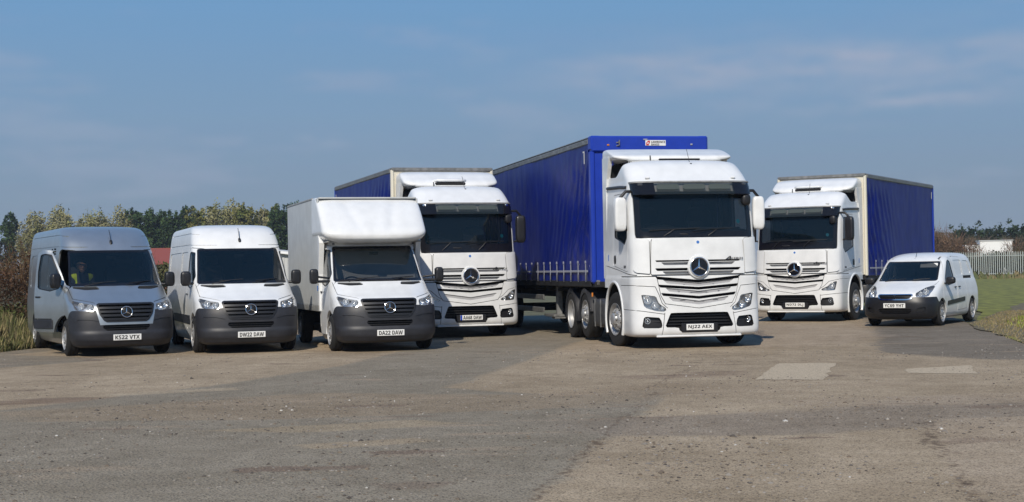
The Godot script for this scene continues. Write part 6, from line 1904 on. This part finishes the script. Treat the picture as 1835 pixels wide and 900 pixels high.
func driver(at: Vector3, turn: float) -> void:
	var v := thing("person", "person in a yellow high-visibility vest at the silver van's steering wheel", "person", at, turn)
	var hip := Vector3(-0.47, 1.09, -0.92); var sh := Vector3(-0.47, 1.50, -0.98)
	var hl := Vector3(-0.62, 1.36, -0.50); var hr := Vector3(-0.32, 1.36, -0.50)   # hands on the rim
	var body := [[hip, hip.lerp(sh, 0.55), 0.155, 0.15], [hip.lerp(sh, 0.55), sh, 0.15, 0.12], [sh + Vector3(-0.16, -0.01, 0), sh + Vector3(0.16, -0.01, 0), 0.075, 0.075], [sh, sh + Vector3(0, 0.11, 0.03), 0.065, 0.055],
		[hip + Vector3(-0.10, -0.02, 0.03), hip + Vector3(-0.15, 0.03, 0.48), 0.09, 0.065], [hip + Vector3(0.10, -0.02, 0.03), hip + Vector3(0.13, 0.03, 0.48), 0.09, 0.065], [hip + Vector3(-0.15, 0.03, 0.48), hip + Vector3(-0.15, -0.36, 0.58), 0.06, 0.045], [hip + Vector3(0.13, 0.03, 0.48), hip + Vector3(0.13, -0.36, 0.58), 0.06, 0.045]]
	for q in [[-1.0, hl], [1.0, hr]]:
		var s0: Vector3 = sh + Vector3(0.185 * q[0], -0.02, 0.0); var el: Vector3 = s0 + Vector3(0.05 * q[0], -0.25, 0.14)
		body.push_back([s0, el, 0.055, 0.044]); body.push_back([el, q[1] + Vector3(0, -0.02, -0.06), 0.042, 0.028])
	part("body", nets(bones(body, 0.05), Vector3(-0.85, 0.64, -1.2), Vector3(-0.1, 1.72, -0.2), 0.022), M.dark_cloth, v)
	# waistcoat over the torso
	var vest := [[hip + Vector3(0, 0.06, 0), hip.lerp(sh, 0.55), 0.165, 0.162], [hip.lerp(sh, 0.55), sh + Vector3(0, -0.03, 0), 0.162, 0.128], [sh + Vector3(-0.15, -0.01, 0), sh + Vector3(0.15, -0.01, 0), 0.088, 0.088]]
	part("high_visibility_vest", nets(bones(vest, 0.05), Vector3(-0.8, 0.9, -1.22), Vector3(-0.15, 1.62, -0.7), 0.022).split(func(p: Vector3) -> float: return 0.115 - absf(p.x + 0.47) if p.z > -1.0 else -1.0, 0.0, 0.03)[0], M.hi_vis, v)
	var hc := sh + Vector3(-0.005, 0.205, 0.05)
	var head := [[hc + Vector3(0, 0.035, -0.02), hc + Vector3(0, 0.02, 0.005), 0.092, 0.09], [hc, hc + Vector3(0, -0.075, 0.045), 0.078, 0.045], [hc + Vector3(0, 0.005, 0.088), hc + Vector3(0, -0.025, 0.105), 0.010, 0.016], [hc + Vector3(-0.03, -0.062, 0.083), hc + Vector3(0.03, -0.062, 0.083), 0.010, 0.010],
		[hc + Vector3(-0.086, 0.02, -0.01), hc + Vector3(-0.09, -0.02, 0.0), 0.018, 0.012], [hc + Vector3(0.086, 0.02, -0.01), hc + Vector3(0.09, -0.02, 0.0), 0.018, 0.012], [hc + Vector3(-0.05, 0.032, 0.078), hc + Vector3(0.05, 0.032, 0.078), 0.014, 0.014]]
	var hd := part("head", nets(bones(head, 0.022), hc - Vector3(0.14, 0.16, 0.15), hc + Vector3(0.14, 0.16, 0.16), 0.009), M.skin, v)
	for x in [-0.033, 0.033]: part("eye", blob(hc + Vector3(x, 0.012, 0.083), Vector3.ONE * 0.011, 2.0, Basis(), 10, 8), M.hair, hd)
	part("hair", nets(func(p: Vector3) -> float: return maxf((p - hc - Vector3(0, 0.04, -0.022)).length() - 0.100, 0.035 - (p.y - hc.y) + maxf(0.0, p.z - hc.z) * 0.6 - maxf(0.0, hc.z - p.z) * 0.9), hc - Vector3(0.13, 0.1, 0.15), hc + Vector3(0.13, 0.16, 0.12), 0.011), M.hair, hd)
	for q in [[-1.0, hl], [1.0, hr]]:
		var c: Vector3 = q[1]
		var hb := [[c + Vector3(0, -0.01, -0.055), c + Vector3(0, 0.005, -0.02), 0.026, 0.030], [c + Vector3(0.012 * -q[0], -0.01, -0.03), c + Vector3(0.035 * -q[0], 0.012, 0.0), 0.011, 0.009]]
		for k in 4:
			var b: Vector3 = c + Vector3((k - 1.5) * 0.019, 0.012, -0.008)
			var l: float = [0.020, 0.026, 0.024, 0.017][k]
			hb.push_back([b, b + Vector3(0, 0.012, l), 0.0095, 0.009]); hb.push_back([b + Vector3(0, 0.012, l), b + Vector3(0, -0.014, l + 0.012), 0.009, 0.0085]); hb.push_back([b + Vector3(0, -0.014, l + 0.012), b + Vector3(0, -0.026, l - 0.006), 0.0085, 0.008])
		part("hand", nets(bones(hb, 0.006), c - Vector3(0.07, 0.06, 0.09), c + Vector3(0.07, 0.06, 0.06), 0.005), M.skin, v)

func sky_picture() -> ImageTexture:
	# clear autumn sky, thin high cloud in faint bands
	var W := 2048; var H := 1024
	var stops := [[0.0, Vector3(0.248, 0.304, 0.392)], [2.5, Vector3(0.235, 0.315, 0.420)], [6.0, Vector3(0.214, 0.336, 0.496)], [10.5, Vector3(0.168, 0.335, 0.570)], [20.0, Vector3(0.135, 0.28, 0.53)], [45.0, Vector3(0.080, 0.205, 0.45)], [90.0, Vector3(0.055, 0.155, 0.38)]]
	var nz := FastNoiseLite.new()
	nz.seed = 12; nz.frequency = 1.0; nz.fractal_octaves = 5; nz.fractal_gain = 0.55
	var by := PackedByteArray()
	by.resize(W * H * 3)
	for j in H:
		var el := 90.0 - (j + 0.5) * 180.0 / H
		var c := Vector3(0.20, 0.19, 0.17)
		if el >= 0.0:
			for k in stops.size() - 1:
				if el <= stops[k + 1][0]:
					c = (stops[k][1] as Vector3).lerp(stops[k + 1][1], (el - stops[k][0]) / (stops[k + 1][0] - stops[k][0])); break
		for i in W:
			var o := c
			if el > 0.0 and el < 40.0:
				var az := (i + 0.5) * 360.0 / W
				var e := el / (1.0 + el * 0.02)
				var q := nz.get_noise_3d(cos(deg_to_rad(az)) * 4.0, e * 0.55, sin(deg_to_rad(az)) * 4.0)
				var f := nz.get_noise_3d(cos(deg_to_rad(az)) * 14.0, e * 2.0, sin(deg_to_rad(az)) * 14.0)
				var w := smoothstep(0.10, 0.55, q + 0.25 * f) * 0.26 * smoothstep(0.5, 3.0, el)
				var ar := wrapf(az, -180.0, 180.0)
				w += 0.55 * exp(-pow((el - 7.6 - 0.8 * q) / 1.1, 2.0)) * smoothstep(-3.0, 7.0, ar) * (1.0 - smoothstep(24.0, 40.0, ar)) * clampf(0.75 + 1.2 * f, 0.0, 1.4)
				w += 0.45 * exp(-pow((el - 6.0 - 0.05 * (ar - 14.0)) / 0.42, 2.0)) * exp(-pow((ar - 14.5) / 3.2, 2.0)) * clampf(0.5 + 2.2 * f, 0.0, 1.5)
				w += 0.42 * exp(-pow((el - 5.1) / 0.22, 2.0)) * exp(-pow((ar + 8.5) / 3.0, 2.0)) * clampf(0.5 + 2.4 * f, 0.0, 1.5)
				o = c.lerp(Vector3(0.37, 0.42, 0.54), minf(w, 0.8))
			var col := Color(o.x, o.y, o.z).linear_to_srgb()
			var t := (j * W + i) * 3
			by[t] = int(col.r * 255.0 + 0.5); by[t + 1] = int(col.g * 255.0 + 0.5); by[t + 2] = int(col.b * 255.0 + 0.5)
	return ImageTexture.create_from_image(Image.create_from_data(W, H, false, Image.FORMAT_RGB8, by))

func _ready() -> void:
	# ---- camera
	var cam := Camera3D.new()
	cam.name = "camera"
	cam.fov = rad_to_deg(2.0 * atan(450.0 / 2634.5)); cam.near = 0.1; cam.far = 4000.0
	cam.position = Vector3(0, 1.503, 0)
	cam.rotation_degrees = Vector3(0.732, 0, -0.993)
	add_child(cam)
	cam.current = true
	# ---- sky, air, exposure
	var env := Environment.new()
	var sm := PanoramaSkyMaterial.new()
	sm.panorama = sky_picture()
	var sky := Sky.new()
	sky.sky_material = sm
	env.background_mode = Environment.BG_SKY; env.sky = sky
	env.tonemap_mode = Environment.TONE_MAPPER_LINEAR; env.tonemap_exposure = 1.1
	env.background_energy_multiplier = 0.90
	env.sdfgi_enabled = true; env.ssao_enabled = true; env.ssil_enabled = true
	env.fog_enabled = true; env.fog_density = 0.00025; env.fog_light_color = Color(0.66, 0.70, 0.76)
	var we := WorldEnvironment.new()
	we.name = "world_environment"; we.environment = env
	add_child(we)
	# ---- sun behind the camera, a little to the left
	var sun := DirectionalLight3D.new()
	sun.name = "sun"
	sun.basis = Basis.looking_at(-Vector3(-0.167, 0.629, 0.759))
	sun.light_energy = 1.18; sun.light_color = Color(1.0, 0.965, 0.91); sun.light_angular_distance = 0.55; sun.shadow_enabled = true
	add_child(sun)
	var sf := SystemFont.new()
	sf.font_names = PackedStringArray(["Droid Sans"]); sf.font_weight = 700
	bold_font = sf
	materials()
	setting()
	# ---- vehicles, left to right
	var a := thing("panel_van", "silver high-roof panel van with its driver's door open", "van", Vector3(-7.713, 0, -28.593), 26.39, "large vans parked on the left")
	van_cab(a, M.silver_paint, false, true, "KS22 VTX")
	driver(Vector3(-7.713, 0, -28.593), 26.39)
	var b := thing("panel_van", "white high-roof panel van with plate DW22 DAW, between silver van and box van", "van", Vector3(-5.298, 0, -28.891), 19.09, "large vans parked on the left")
	van_cab(b, M.white_paint, false, false, "DW22 DAW")
	var c := thing("box_van", "white box van with grey box sides and a moulded nose over its cab", "van", Vector3(-2.593, 0, -28.595), 16.96, "large vans parked on the left")
	van_cab(c, M.white_paint, true, false, "DA22 DAW")
	luton_body(c)
	var rt := rigid_truck("white and blue curtain-sided truck right behind the box van, plate with blue band", "AA68 DAW", true, Vector3(-1.366, 0, -34.313), 16.9, "curtain-sided rigid trucks")
	tractor_and_trailer()
	rigid_copy(rt, "white and blue curtain-sided truck turned left, behind the small white van", "ND72 DLJ", Vector3(8.151, 0, -39.953), -29.42)
	small_van()
